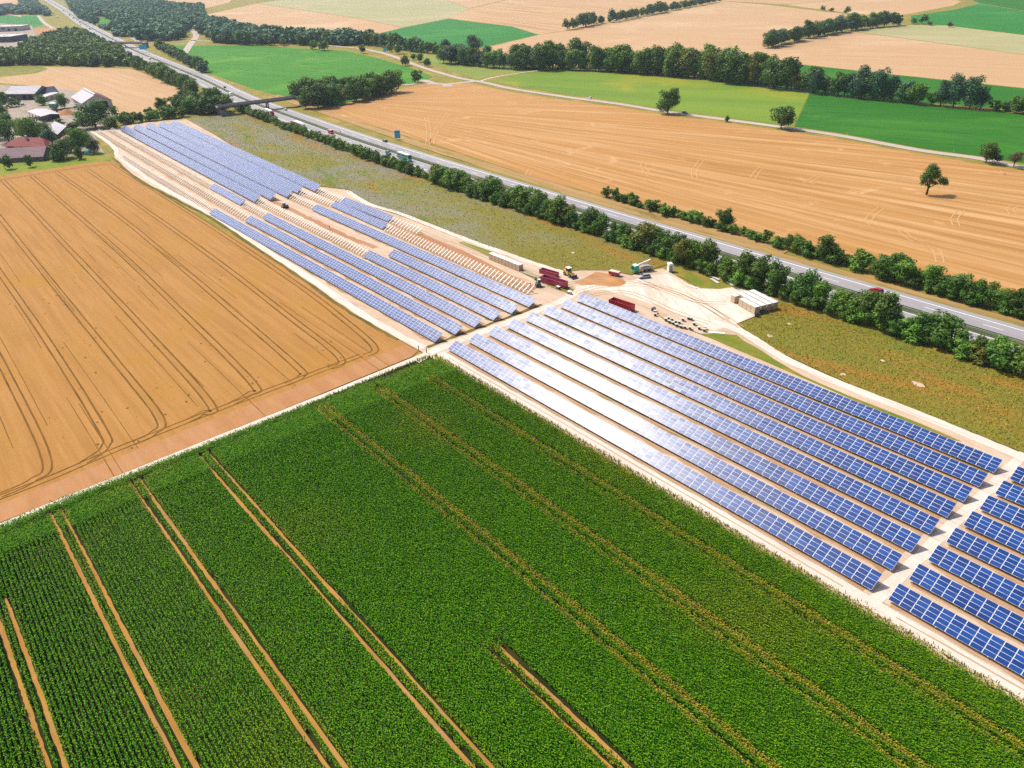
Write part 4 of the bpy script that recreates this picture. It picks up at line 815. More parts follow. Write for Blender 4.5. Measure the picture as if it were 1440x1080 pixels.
# far-off woods read as one mass each
def wood(name, label, poly, step, h, tones, n=230, m=None, size=.13):
    P = [at(*q) for q in poly]; xs = [p.x for p in P]; ys = [p.y for p in P]; Vs = []; Ts = []
    def inside(x, y):
        c = False
        for i in range(len(P)):
            a, b = P[i], P[i-1]
            if (a.y > y) != (b.y > y) and x < (b.x-a.x)*(y-a.y)/(b.y-a.y)+a.x: c = not c
        return c
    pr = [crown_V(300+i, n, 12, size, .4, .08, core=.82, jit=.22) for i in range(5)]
    x = min(xs)
    while x < max(xs):
        y = min(ys)
        while y < max(ys):
            px_, py_ = x+random.gauss(0, step*.28), y+random.gauss(0, step*.28)
            if inside(px_, py_):
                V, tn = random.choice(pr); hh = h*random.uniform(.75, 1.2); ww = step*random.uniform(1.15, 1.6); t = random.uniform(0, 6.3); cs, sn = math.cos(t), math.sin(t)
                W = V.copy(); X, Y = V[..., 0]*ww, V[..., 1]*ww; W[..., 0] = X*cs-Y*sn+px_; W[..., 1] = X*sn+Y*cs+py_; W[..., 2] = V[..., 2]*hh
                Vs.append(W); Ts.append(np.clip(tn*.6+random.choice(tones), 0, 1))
            y += step
        x += step
    me = quads_mesh(name, np.concatenate(Vs).reshape(-1, 3), np.concatenate(Ts), 'tone', [m]); return tag(link(name, me), label, 'wood', kind='stuff')
M_wood = leaf_mat('wood_leaves', (.05, .14, .036), (.20, .31, .05), (.11, .2, .045)); M_woodb = leaf_mat('haze_tinted_leaves', (.05, .145, .08), (.14, .26, .13), (.09, .19, .10))  # far leaves tinted blue, distance haze painted into their colour
wood('wood', 'dark wood between the farm and the motorway', [(26,80),(50,62),(95,50),(118,50),(150,68),(184,84),(186,94),(120,93.5),(60,92),(-40,92),(-40,80)], 9.5, 13, [-.1, .1, .2, .35, .5], m=M_wood)
wood('wood', 'wood at the left picture edge behind the barns', [(-60,98),(-2,93),(18,93),(4,78),(-60,76)], 10, 12, [0, .1, .2], m=M_wood)
wood('wood', 'bluish wood in the top left corner beside the motorway', [(-40,27),(8,21),(40,20.5),(60,21.5),(70,26),(66,18),(52,8),(40,-2),(30,-4),(32,16),(-40,14)], 17, 16, [-.1, 0, .15], m=M_woodb)
wood('wood', 'large bluish wood right of the motorway at the top', [(92,-3),(225,-3),(234,10),(268,12.5),(287,13),(284,23),(300,33),(340,45.5),(400,54),(455,58),(530,60),(505,64),(440,64),(345,62),(297,60),(285,48),(268,35),(262,48),(250,58),(200,58),(163,45),(164,33),(148,23),(128,24),(136,36),(112,26),(100,10)], 15, 16, [-.1, 0, .15, .3], m=M_woodb)
wood('wood', 'low bluish thicket between motorway and the upper wood', [(138,40),(160,44),(164,52),(178,52),(165,36),(150,38)], 12, 8, [0, .1], m=M_woodb)
# farm trees
for x, y, h, wd, sh, t, l in [(135, 180, 34, 46, 'dense', 'dark', 'huge dark farm tree in front of the big white roofed barn'), (50, 203, 36, 38, 'dense', 'mid', 'large green tree behind the red roofed house'), (90, 224, 25, 36, 'dense', 'dark', 'broad dark bush at the lawn right of the mauve roof'), (13, 200, 30, 26, 'dense', 'dark', 'dark tree left of the red roofed house'), (-4, 196, 34, 26, 'dense', 'dark', 'dark tree cut by the left picture edge beside the houses'),
                               (72, 208, 24, 22, 'round', 'blue', 'greyish green tree between red house and white roofed house'), (114, 214, 32, 26, 'dense', 'mid', 'large green tree at the corner of the panel site'), (133, 216, 20, 17, 'dense', 'dark', 'small dark tree right of the turquoise van'), (113, 224, 18, 14, 'bush', 'dark', 'dark bush left of the turquoise van'), (13, 238, 19, 14, 'round', 'dark', 'young tree on the lawn in front of the mauve roof, left one'), (43, 235, 17, 12, 'round', 'dark', 'young tree on the lawn in front of the mauve roof, right one'),
                               (91, 152, 19, 17, 'dense', 'dark', 'dark round tree beside the big barn wall'), (60, 148, 14, 15, 'bush', 'mid', 'bush in the farmyard near the cream building'), (5, 146, 16, 18, 'round', 'dark', 'dark tree in front of the long barn at the left edge'), (2, 166, 20, 18, 'round', 'mid', 'green tree at the left edge below the long barn'), (162, 165, 15, 11, 'round', 'mid', 'small tree at the corner of the pale wheat by the barn'), (229, 157, 18, 18, 'round', 'dark', 'round dark tree at the lower edge of the pale wheat, left of two'), (249, 152, 17, 18, 'round', 'dark', 'round dark tree at the lower edge of the pale wheat, right of two'), (212, 166, 14, 15, 'round', 'dark', 'dark tree beside the farm lane behind the panel rows'),
                               (22, 150, 12, 16, 'round', 'dark', 'tree in front of the long barn, right of the edge tree'), (-6, 158, 22, 20, 'dense', 'dark', 'dark tree at the left edge between barn and lane'), (8, 176, 16, 22, 'round', 'dark', 'dark tree at the left edge beside the curved lane'), (36, 196, 18, 22, 'dense', 'mid', 'fresh tree left of the large green one behind the red roof'), (120, 205, 20, 20, 'dense', 'mid', 'green tree behind the turquoise van'), (80, 226, 14, 18, 'bush', 'mid', 'light bush left of the broad dark lawn bush'), (158, 180, 16, 26, 'dense', 'dark', 'dark tree right of the huge farm tree'), (118, 176, 18, 24, 'dense', 'dark', 'dark tree left of the huge farm tree'), (178, 172, 14, 20, 'round', 'dark', 'dark round tree where the farm lane meets the panel rows'), (66, 196, 22, 22, 'dense', 'mid', 'bright green tree just right of the large farmhouse tree'), (28, 184, 12, 18, 'bush', 'mid', 'bush on the inner side of the curved lane'), (100, 214, 20, 20, 'dense', 'dark', 'dark tree above the broad lawn bush'), (40, 180, 12, 16, 'bush', 'dark', 'dark bush behind the large farmhouse tree'), (84, 178, 10, 16, 'bush', 'mid', 'light bush between open shed and white roofed house'), (103, 182, 9, 20, 'bush', 'dark', 'long low hedge bush behind the small white roofed house'), (25, 178, 10, 22, 'bush', 'mid', 'low bush beside the curved farm lane'), (-2, 180, 18, 16, 'round', 'dark', 'dark tree at the left edge above the farm lane'), (58, 222, 12, 12, 'bush', 'dark', 'small bush between the red house and the mauve roof')]:
    tree_px(x, y, h, wd, sh, t, l, kind='bush' if sh == 'bush' else 'tree')

# ================================================================ OVERPASSES, SIGNS, MASTS
M_con = mat('concrete', S(182, 172, 172), .9); M_dcon = mat('dark_concrete', S(120, 112, 118), .9); M_blue = mat('sign_blue', (.04, .55, .9), .5); M_sblue = mat('sign_pale_blue', (.05, .40, .85), .5)
def overpass(label, a, b, z, wd, pier):
    A, B = at(*a, z), at(*b, z); d = (B-A); L = d.length; rz = math.atan2(d.y, d.x); t = thing('overpass', label, 'bridge', (A.x, A.y, 0), rz)
    mb = MB(); mb.box(-14, L+14, -wd/2, wd/2, z-1.1, z); mb.build('deck', M_dcon, t)
    mb = MB(); mb.box(-14, L+14, -wd/2+.3, wd/2-.3, z, z+.06); mb.build('carriageway', M_lroad, t)
    for y in (-wd/2, wd/2-.25): mb = MB(); mb.box(-14, L+14, y, y+.25, z+.004, z+1.0); mb.build('parapet', M_con, t)
    for f in pier:
        mb = MB()
        for y in (-wd*.3, wd*.3): mb.cyl((L*f, y, 0), (L*f, y, z-1.1), .55, .55, 10)
        mb.box(L*f-.6, L*f+.6, -wd*.42, wd*.42, z-1.7, z-1.1); mb.build('pier', M_dcon, t)
    for x, s in ((-13, 1), (L+13, -1)):
        mb = MB(); mb.add([(x, -wd/2, z-1.1), (x, wd/2, z-1.1), (x+s*9, wd/2, .1), (x+s*9, -wd/2, .1), (x, -wd/2, 0), (x, wd/2, 0)], [(0, 1, 2, 3), (0, 3, 4), (1, 5, 2)]); mb.build('abutment', M_con, t)
overpass('slender concrete overpass crossing the motorway beside the copse', (329, 147.3), (424, 135.6), 7, 7.5, [.47])
overpass('wide concrete overpass crossing the motorway in front of the upper wood', (147, 60), (194, 60), 7, 12, [.55])
def sign_board(label, p, wd, ht, z, posts, rz, writing=True):
    t = thing('road_sign', label, 'road sign', tuple(p), rz)
    mb = MB(); mb.box(-wd/2, wd/2, -.06, .06, z, z+ht); b = mb.build('sign_panel', mat('sign_white', (.78, .8, .82), .5), t)
    mb = MB(); mb.box(-wd/2+.16, wd/2-.16, -.075, -.063, z+.16, z+ht-.16); mb.build('sign_face', M_blue, b)
    if writing:
        mb = MB(); mb.box(-wd/2+.5, wd/2-.5, -.09, -.078, z+ht*.70, z+ht*.84); mb.build('header_field', mat('sign_deep_blue', (.008, .13, .42), .5), b)
        mb = MB(); mb.beam((-wd*.22, -.085, z+ht*.16), (-wd*.08, -.085, z+ht*.42), .22, .02); mb.beam((-wd*.10, -.085, z+ht*.40), (-wd*.20, -.085, z+ht*.36), .16, .02); mb.build('arrow_mark', M_white, b)
    for x in ([-wd*.3, wd*.3] if posts == 2 else [0]): mb = MB(); mb.cyl((x, .16, 0), (x, .16, z+ht*.9), .11, .11, 8); mb.build('post', M_rail, t)
FACE = R(51)
sign_board('tall blue direction sign with white border beside the motorway', at(559.5, 196.5), 3.9, 5.2, .9, 2, FACE)
sign_board('wide blue gantry sign beside the motorway at the end of the tree row', at(203, 74), 11, 6.5, 4, 2, FACE, False)
sign_board('small blue sign beside the road bend in front of the dark strip', at(541.5, 74.5), 4.2, 5.0, 1.2, 1, FACE, False)
for x, y, h, l in [(1054, 117.5, 13, 'thin tall mast in front of the tree belt'), (210.5, 77, 9, 'slim mast beside the far motorway')]:
    p = at(x, y); t = thing('mast', l, 'mast', tuple(p)); mb = MB(); mb.cyl((0, 0, 0), (0, 0, h), .16, .09, 8); mb.build('pole', M_rail, t); mb = MB(); mb.box(-.3, .3, -.3, .3, 0, .5); mb.build('foot', M_con, t)
for x, y in ((479, 187), (1192, 190), (1341, 213.5)):
    p = at(x, y); t = thing('marker_post', {479: 'small dark post on the motorway median', 1192: 'white marker post on the country road verge, left one', 1341: 'white marker post on the country road verge, right one'}[x], 'post', tuple(p)); mb = MB(); mb.box(-.12, .12, -.12, .12, 0, 1.5, 0, .03); mb.build('post', M_white if x > 500 else M_raild, t); mb = MB(); mb.box(-.14, .14, -.14, .14, 1.1, 1.3); mb.build('band', M_raild, t)

# ================================================================ BUILDINGS
M_glassd = mat('dark_glass', (.02, .025, .035), .2); M_dark = mat('dark_opening', (.012, .012, .016), .9)
WALL = {'white': mat('white_render', S(238, 228, 220), .9), 'cream': mat('cream_render', S(226, 216, 196), .9), 'grey': mat('grey_boards', S(158, 142, 146), .9), 'wood': mat('brown_boards', S(112, 84, 80), .9), 'slate': mat('blue_grey_cladding', S(80, 92, 124), .8)}
def roof_mat(n, c):
    g = NG(n, .7); k = g.ramp(g.noise(g.coord(40, 6), .8, 3), .3, .7); return g.out(g.mix(k, S(*c), S(*[v*.88 for v in c])))
ROOF = {'pale': roof_mat('pale_sheet_roof', (232, 226, 236)), 'white': roof_mat('white_roof', (246, 240, 240)), 'red': roof_mat('red_tiles', (168, 74, 74)), 'rust': roof_mat('rust_tiles', (196, 128, 112)), 'mauve': roof_mat('mauve_tiles', (176, 142, 150)), 'slate': roof_mat('slate_roof', (78, 84, 116)), 'maroon': roof_mat('maroon_sheet', (126, 56, 70))}
def building(name, label, A, B, depth, hw_, hr, wall, roof, roof2=None, over=.5, doors=(), windows=(), gopening=None, gwin=(), chimney=None, skylight=False, posts=False, cat='building', flat=False, hip=0.):
    """A, B: pixels at the foot of the front long wall (left, right); doors/windows (x0, x1, z0, z1) as fractions of the front; gdoor on the gable at B"""
    a, b = at(*A), at(*B); d = b-a; L = d.length; rz = math.atan2(d.y, d.x); t = thing(name, label, cat, tuple(a), rz)
    W = depth; ym = W/2; mb = MB()
    if posts:
        for x in np.linspace(.2, L-.2, 5): mb.box(x-.15, x+.15, .1, .4, 0, hw_); mb.box(x-.15, x+.15, W-.4, W-.1, 0, hw_)
        mb.box(.2, L-.2, W-.35, W-.15, 0, hw_-.1)
    elif flat: mb.box(0, L, 0, W, 0, hw_)
    else:
        k = hip*L
        mb.box(0, L, 0, W, 0, hw_)
        if not hip: mb.add([(0, 0, hw_+.002), (0, W, hw_+.002), (0, ym, hw_+hr), (L, 0, hw_+.002), (L, W, hw_+.002), (L, ym, hw_+hr)], [(0, 1, 2), (3, 5, 4)])
    mb.build('wall', WALL[wall], t)
    th = .18; rr = None
    if flat:
        mb = MB(); mb.box(-over, L+over, -over, W+over, hw_+.003, hw_+.35); rr = mb.build('roof', ROOF[roof], t)
        mb = MB(); mb.box(L*.3, L*.34, W*.4, W*.5, hw_+.35, hw_+.9); mb.box(L*.6, L*.66, W*.5, W*.6, hw_+.35, hw_+.8); mb.build('roof_vent', M_con, rr)
    else:
        sl = hr/ym; k = hip*L
        for i, (y0, m) in enumerate(((-over, roof), (W+over, roof2 or roof))):
            ze = hw_-over*sl; zt = hw_+hr+.06
            vs = [(-over, y0, ze), (L+over, y0, ze), (L+over-k, ym, zt), (-over+k, ym, zt)]; vs += [(x, y, z+th) for x, y, z in vs]
            mb = MB(); mb.add(vs, [(0, 1, 2, 3), (4, 5, 6, 7), (0, 1, 5, 4), (1, 2, 6, 5), (2, 3, 7, 6), (3, 0, 4, 7)])
            if hip and i == 0: mb.add([(-over, -over, ze+th), (-over, W+over, ze+th), (-over+k, ym, zt+th), (L+over, -over, ze+th), (L+over, W+over, ze+th), (L+over-k, ym, zt+th)], [(0, 1, 2), (3, 5, 4)])
            o = mb.build('roof', ROOF[m], t); rr = rr or o
        if skylight: mb = MB(); mb.box(0, L, ym-1.1, ym+1.1, hw_+hr+.1, hw_+hr+.75, 0, .25); mb.build('ridge_skylight', ROOF['white'], rr)
        if chimney is not None: mb = MB(); mb.box(L*chimney-.7, L*chimney+.7, ym-2.2, ym-1., hw_, hw_+hr+1.9); mb.build('chimney', WALL['white'], rr)
    for x0, x1, z0, z1 in doors: mb = MB(); mb.box(x0*L, x1*L, -.06, .05, z0*hw_+.02, z1*hw_); mb.build('door', M_dark, t)
    for x0, x1, z0, z1 in windows:
        mb = MB(); mb.box(x0*L-.1, x1*L+.1, -.09, .03, z0*hw_-.1, z1*hw_+.1); f = mb.build('window', WALL['white'], t); mb = MB(); mb.box(x0*L, x1*L, -.11, -.092, z0*hw_, z1*hw_); mb.build('pane', M_glassd, f)
    if gopening: y0, y1, z1 = gopening; mb = MB(); mb.box(L-.05, L+.07, y0*W, y1*W, .02, z1*hw_); mb.build('door', M_dark, t)  # near-black box painting the shaded interior of an open gable
    for y0, y1, z0, z1 in gwin: mb = MB(); mb.box(L-.05, L+.06, y0*W, y1*W, z0*hw_, z1*hw_); mb.build('window', M_glassd, t)
    return t
W3 = [(.12, .2, .4, .8), (.42, .5, .4, .8), (.74, .82, .4, .8)]
building('barn', 'long grey barn with pale roof at the left edge of the farmyard', (9, 141), (51, 140.5), 26, 5.5, 5, 'grey', 'pale', doors=[(.58, .7, 0, .8), (.76, .9, 0, .8)], windows=[(.1, .14, .4, .7), (.3, .34, .4, .7)])
building('barn', 'pale roofed shed cut by the left picture edge beside the long barn', (-26, 147), (2, 145.5), 18, 5, 3, 'grey', 'pale', doors=[(.6, .8, 0, .8)])
building('barn', 'dark slate roofed barn at the field edge behind the cream building', (52, 140), (84, 136), 20, 4, 4.5, 'slate', 'slate', windows=[(.3, .4, .4, .7), (.6, .7, .4, .7)])
building('outbuilding', 'low cream building with three small windows in the farmyard', (64, 143.5), (85, 137), 9, 4.2, .5, 'cream', 'white', windows=W3, over=.2)
building('barn', 'big white walled barn with pale and maroon roof and open dark gable', (104, 147), (119, 156.5), 23, 6.5, 5.5, 'white', 'pale', 'maroon', over=.8, gopening=(.42, .84, .95), skylight=True, windows=[(.2, .26, .5, .8), (.5, .56, .5, .8), (.78, .84, .5, .8)])
building('open_shed', 'open shed with flat pale roof full of farm machines', (42, 164.5), (61, 172), 13, 4.5, .8, 'wood', 'pale', posts=True, over=.8)
building('house', 'house with white sheet roof on one side and rust tiles on the other', (69, 190), (85, 197), 13, 4.5, 4, 'wood', 'pale', 'rust', over=.9, doors=[(.4, .55, 0, .6)], gwin=[(.2, .35, .4, .75), (.6, .75, .4, .75)])
building('lean_to', 'small shed with reddish tiled roof against the white roofed house', (88, 201), (99, 205.5), 8, 3.2, 1.6, 'wood', 'rust', doors=[(.2, .6, 0, .85)])
building('house', 'white house with broad red hipped roof and tall white chimney', (10, 213), (66, 214), 13, 4.2, 3.6, 'white', 'red', over=1.3, doors=[(.06, .22, 0, .9)], windows=[(.36, .42, .4, .8), (.56, .62, .4, .8), (.8, .86, .4, .8)], chimney=.45, hip=.22)
building('house', 'low house with mauve grey tiled roof in front of the red roof', (-4, 229.5), (62, 226.5), 14, 3.2, 4.2, 'grey', 'mauve', over=.8, windows=[(.7, .76, .3, .8), (.85, .9, .3, .8)], doors=[(.55, .62, 0, .85)])
building('warehouse', 'white flat roofed warehouse at the left edge, rear one of two', (-20, 45.5), (31, 43.5), 40, 9, 0, 'white', 'white', flat=True, doors=[(.62, .68, 0, .6), (.8, .88, 0, .6)], windows=[(.45, .55, .5, .8)])
building('warehouse', 'flat roofed warehouse with dark blue front beside the dark wood', (17, 59.5), (40.5, 55.8), 48, 9, 0, 'slate', 'white', flat=True, doors=[(.2, .3, 0, .5)], windows=[(.5, .8, .5, .7)])
building('barn', 'small dark roofed barn at the top left field edge', (3, 13.5), (23, 11.5), 24, 7, 9, 'slate', 'slate', 'pale', doors=[(.4, .6, 0, .7)])

# ================================================================ VEHICLES AND SITE THINGS
def paint(n, c): return mat('paint_'+n, c, .3)
P = dict(red=paint('red', (.42, .02, .035)), white=paint('white', (.78, .78, .78)), black=paint('black', (.02, .02, .025)), dark=paint('dark', (.05, .055, .08)), silver=paint('silver', (.36, .36, .38)), green=paint('green', (.02, .36, .20)), teal=paint('teal', (.20, .50, .50)), yellow=paint('yellow', (.62, .38, .05)), mag=paint('crimson', (.40, .035, .09)), blue=paint('blue', (.05, .10, .3)), turq=paint('turquoise', (.12, .45, .48)))
M_tyre = mat('rubber', (.02, .02, .02), .9); M_light = mat('lamp_glass', (.75, .72, .6), .2); M_tail = mat('tail_lamp', (.5, .02, .02), .3)
def wheels(t, xs, y, r, wd=.25):
    for x in xs:
        for s in (-1, 1):
            mb = MB(); mb.cyl((x, s*(y-wd), r), (x, s*y, r), r, r, 14); w_ = mb.build('wheel', M_tyre, t); mb = MB(); mb.cyl((x, s*(y-.02), r), (x, s*(y+.015), r), r*.55, r*.5, 10); mb.build('rim', P['silver'], w_)
def lamps(t, x0, x1, y, z, s=.14):
    for x, m, n in ((x1, M_light, 'headlight'), (x0, M_tail, 'tail_light')):
        for k in (-1, 1): mb = MB(); mb.box(x-.03, x+.03, k*y-s, k*y+s, z-.09, z+.09); mb.build(n, m, t)
def car(label, p, rz, col, estate=True, z=.26):
    t = thing('car', label, 'car', (p[0], p[1], z), rz); m = P[col]; L = 2.25
    mb = MB(); mb.prism([(-L, .35), (L, .32), (L+.02, .62), (L-.25, .82), (.95, .95), (-L+.1, 1.0), (-L-.02, .75)], -.88, .88); mb.build('body', m, t)
    rear = -L+.25 if estate else -L+.75
    mb = MB(); lo = [(rear-.15, .97), (1.0, .94)]; vs = []
    for y, k in ((.84, 0), (.66, 1)): pass
    b = [(rear-.15, -.82, .97), (1.05, -.82, .94), (1.05, .82, .94), (rear-.15, .82, .97)]; u = [(rear+.3, -.64, 1.45), (.25, -.64, 1.45), (.25, .64, 1.45), (rear+.3, .64, 1.45)]
    mb.add(b+u, [(0, 1, 5, 4), (1, 2, 6, 5), (2, 3, 7, 6), (3, 0, 4, 7)]); mb.build('windows', M_glassd, t)
    mb = MB(); mb.add([(x, y, zz-.0) for x, y, zz in u]+[(x*.97+.0, y*.9, zz+.06) for x, y, zz in u], [(0, 1, 5, 4), (1, 2, 6, 5), (2, 3, 7, 6), (3, 0, 4, 7), (4, 5, 6, 7)]); mb.build('roof', m, t)
    wheels(t, (-1.35, 1.4), .9, .33); lamps(t, -L, L, .62, .66); return t
def lorry(label, p, rz, cabc, boxc, lower=None, z=.26, length=13.5):
    t = thing('lorry', label, 'lorry', (p[0], p[1], z), rz); h = length/2+1.4
    mb = MB(); mb.prism([(h-2.3, .6), (h, .55), (h+.02, 1.7), (h-.25, 3.1), (h-1.1, 3.7), (h-2.3, 3.7)], -1.22, 1.22); c = mb.build('cab', P[cabc], t)
    mb = MB(); mb.add([(h+.045, -1.05, 1.72), (h+.045, 1.05, 1.72), (h-.2, 1.0, 2.75), (h-.2, -1.0, 2.75)], [(0, 1, 2, 3)]); mb.build('windscreen', M_glassd, c)
    mb = MB(); mb.box(h-length-2.6, h-2.75, -1.27, 1.27, 1.15, 3.95); b = mb.build('trailer', P[boxc], t)
    if lower: mb = MB(); mb.box(h-length-2.55, h-2.8, -1.29, 1.29, 1.2, 3.2); mb.build('side_curtain', P[lower], b)
    mb = MB(); mb.box(h-length-2.4, h-.6, -.5, .5, .6, 1.14); mb.build('chassis', P['dark'], t)
    wheels(t, (h-1.3, h-4.2, h-length-.6, h-length+.7, h-length+2.), 1.22, .5, .35); lamps(t, h-length-2.62, h+.02, .9, .8); return t
def van(label, p, rz, col, z=.26):
    t = thing('van', label, 'van', (p[0], p[1], z), rz); mb = MB(); mb.prism([(-2.9, .4), (2.8, .38), (2.85, 1.1), (2.2, 1.35), (1.5, 2.3), (1.1, 2.5), (-2.9, 2.5)], -1., 1.); b = mb.build('body', P[col], t)
    mb = MB(); mb.add([(2.24, -.85, 1.38), (2.24, .85, 1.38), (1.56, .8, 2.26), (1.56, -.8, 2.26)], [(0, 1, 2, 3)]); mb.build('windscreen', M_glassd, b)
    for s in (-1, 1): mb = MB(); mb.box(.6, 1.45, s*1.01-.006, s*1.01+.006, 1.4, 2.1); mb.build('side_window', M_glassd, b)
    wheels(t, (-1.8, 1.8), 1.0, .38); lamps(t, -2.9, 2.84, .75, .8); return t
def coach(label, p, rz, z=.26):
    t = thing('coach', label, 'coach', (p[0], p[1], z), rz); mb = MB(); mb.prism([(-6.5, .5), (6.5, .45), (6.6, 1.8), (6.2, 3.6), (5.9, 3.9), (-6.5, 3.9)], -1.27, 1.27); b = mb.build('body', P['teal'], t)
    for s in (-1, 1):
        for z0, z1 in ((1.25, 1.9), (2.55, 3.3)): mb = MB(); mb.box(-6.1, 5.8, s*1.275-.01, s*1.275+.01, z0, z1); mb.build('window_band', M_glassd, b)
    mb = MB(); mb.box(-6.3, 5.7, -1.15, 1.15, 3.9, 4.02); mb.box(-3, -1, -.8, .8, 4.02, 4.25); mb.build('roof', mat('coach_roof', (.6, .72, .72), .4), t)
    mb = MB(); mb.add([(6.63, -1.1, 1.9), (6.63, 1.1, 1.9), (6.27, 1.05, 3.4), (6.27, -1.05, 3.4)], [(0, 1, 2, 3)]); mb.build('windscreen', M_glassd, b)
    wheels(t, (-4.2, -3, 4.1), 1.27, .5, .35); return t
def hdir(x):
    i = min(range(len(hw)-1), key=lambda k: abs(hw[k].x-x)); d = hw[i]-hw[i+1]; return math.atan2(d.y, d.x)   # towards +X
HP = lambda px_, py_: at(px_, py_, .26)
def on_hw(fn, px_, py_, lab, east, *a):
    p = HP(px_, py_); return fn(lab, p, hdir(p.x)+(0 if east else math.pi), *a)
on_hw(car, 1232, 410.5, 'crimson estate car on the far carriageway of the motorway', False, 'red')
on_hw(lorry, 379, 161.5, 'articulated lorry with white trailer and red cab just past the overpass', True, 'mag', 'white')
on_hw(lorry, 422, 179.5, 'articulated lorry with white cab and red sided white trailer behind the hedge', True, 'white', 'white', 'mag')
on_hw(van, 465.5, 188, 'small red van on the near carriageway of the motorway', True, 'red')
on_hw(car, 401.5, 155, 'small white car on the far carriageway below the overpass', False, 'white')
on_hw(car, 541.5, 199.5, 'black car on the motorway below the tall blue sign', False, 'black')
on_hw(car, 546, 216, 'dark blue car just behind the turquoise coach', True, 'blue')
on_hw(coach, 569, 225, 'turquoise coach half hidden by the hedge on the motorway', True)
on_hw(car, 316, 123.5, 'dark car on the motorway left of the overpass', False, 'dark')
on_hw(car, 228, 93, 'dark car on the motorway beside the row of trees', False, 'dark')
on_hw(van, 211, 83.5, 'white van on the motorway below the wide blue sign', False, 'white')
on_hw(van, 325, 134.5, 'white van beside the dark clump of trees left of the overpass', True, 'white')
on_hw(car, 145, 53.5, 'dark car on the motorway just above the wide overpass', False, 'black')
for x, y, f, l, e, a in [(126, 41, lorry, 'white lorry with dark rear on the far motorway, closest to the wide overpass', False, ('dark', 'white')), (112, 31.5, lorry, 'white lorry on the far motorway right lane, second from the wide overpass', False, ('white', 'white')), (103, 25.5, lorry, 'pale lorry in the far motorway queue, third from the wide overpass', False, ('dark', 'white')), (97.5, 21.5, lorry, 'dark fronted lorry in the far motorway queue, fourth from the wide overpass', False, ('dark', 'white')), (89, 15.5, lorry, 'white lorry leading the far motorway queue', False, ('white', 'white')),
                          (81, 25, lorry, 'white lorry on the near side of the far motorway, closest of three', True, ('white', 'white')), (75, 19, lorry, 'red and white lorry on the near side of the far motorway, middle of three', True, ('mag', 'white')), (69, 14, lorry, 'white lorry on the near side of the far motorway, farthest of three', True, ('white', 'white')), (93.5, 37, car, 'tiny dark car on the near side of the far motorway', True, ('black',)), (113, 35, car, 'tiny reddish car between the far lorries', False, ('red',))]:
    on_hw(f, x, y, l, e, *a)
car('white car on the country road left of the big dense tree', at(829, 139, .2), math.pi-.1, 'white', True, .21); car('dark car on the country road right of the big dense tree', at(963, 159.5, .2), -.2, 'dark', True, .21)
van('turquoise van parked on the lawn under the large green tree', at(125, 218), R(20), 'turq', .21); car('pale car parked in the farmyard', at(33, 148, .1), R(40), 'silver', True, .2); car('dark car parked beside the open farm shed', at(36, 168, .1), R(25), 'dark', True, .2); car('white car parked at the lower end of the open shed', at(52, 173, .1), R(40), 'white', True, .2)
def loader(label, p, rz, col='yellow', boom=True, z=.24):
    t = thing('wheel_loader', label, 'loader', (p[0], p[1], z), rz)
    mb = MB(); mb.box(-3, .2, -.9, .9, .8, 1.9, 0, .08); mb.box(.2, 1.6, -.6, .6, .7, 1.4); mb.build('body', P[col], t)
    mb = MB(); mb.box(-1.5, .1, -.75, .75, 1.9, 3.0, 0, .1); c = mb.build('cab', M_glassd, t); mb = MB(); mb.box(-1.65, .25, -.85, .85, 3.0, 3.18); mb.build('cab_roof', P['white'], c)
    for s in (-.5, .5): mb = MB(); mb.beam((.4, s, 1.5), (2.9, s, .9), .22, .3); mb.build('lift_arm', P[col], t)
    mb = MB(); mb.prism([(2.7, .2), (3.9, .15), (3.8, .35), (3.0, .5), (2.9, 1.2), (2.7, 1.2)], -1.25, 1.25); mb.build('bucket', P['dark'], t)
    if boom: mb = MB(); mb.beam((-3, 0, 1.4), (-3.7, 0, 4.2), .3, .35); mb.beam((-3.7, 0, 4.1), (-4.3, 0, 2.2), .25, .28); mb.build('digger_arm', P[col], t)
    wheels(t, (-2., 1.1), 1.15, .65, .45)
loader('yellow digger loader with white cab roof beside the red container', at(801, 389), R(-8))
loader('yellow loader parked at the left side of the farmyard', at(13, 152, .1), R(60), boom=False)
def excavator(label, p, rz, z=.24):
    t = thing('excavator', label, 'excavator', (p[0], p[1], z), rz)
    for s in (-.75, .75): mb = MB(); mb.prism([(-1.2, 0), (1.2, 0), (1.45, .3), (1.2, .6), (-1.2, .6), (-1.45, .3)], s-.2, s+.2); mb.build('track', M_tyre, t)
    mb = MB(); mb.box(-1.3, .9, -.85, .85, .65, 1.5, 0, .1); mb.build('body', P['dark'], t); mb = MB(); mb.box(-.3, .85, -.8, .1, 1.5, 2.5, 0, .08); c = mb.build('cab', M_glassd, t); mb = MB(); mb.box(-.4, .95, -.85, .15, 2.5, 2.62); mb.build('cab_roof', mat('pale_green_roof', (.45, .62, .5), .5), c)
    mb = MB(); mb.beam((.8, .4, 1.2), (2.2, .4, 2.9), .25, .3); mb.beam((2.2, .4, 2.8), (3.4, .4, 1.6), .2, .25); mb.build('arm', P['dark'], t); mb = MB(); mb.prism([(3.2, 1.0), (3.8, 1.1), (3.6, 1.7), (3.2, 1.6)], .1, .7); mb.build('bucket', M_raild, t)
excavator('small dark excavator with pale cab roof on the dug brown strip', at(402, 293), R(-60))
excavator('mini excavator standing at the end of the brown rack row', at(757, 403.5), R(150))
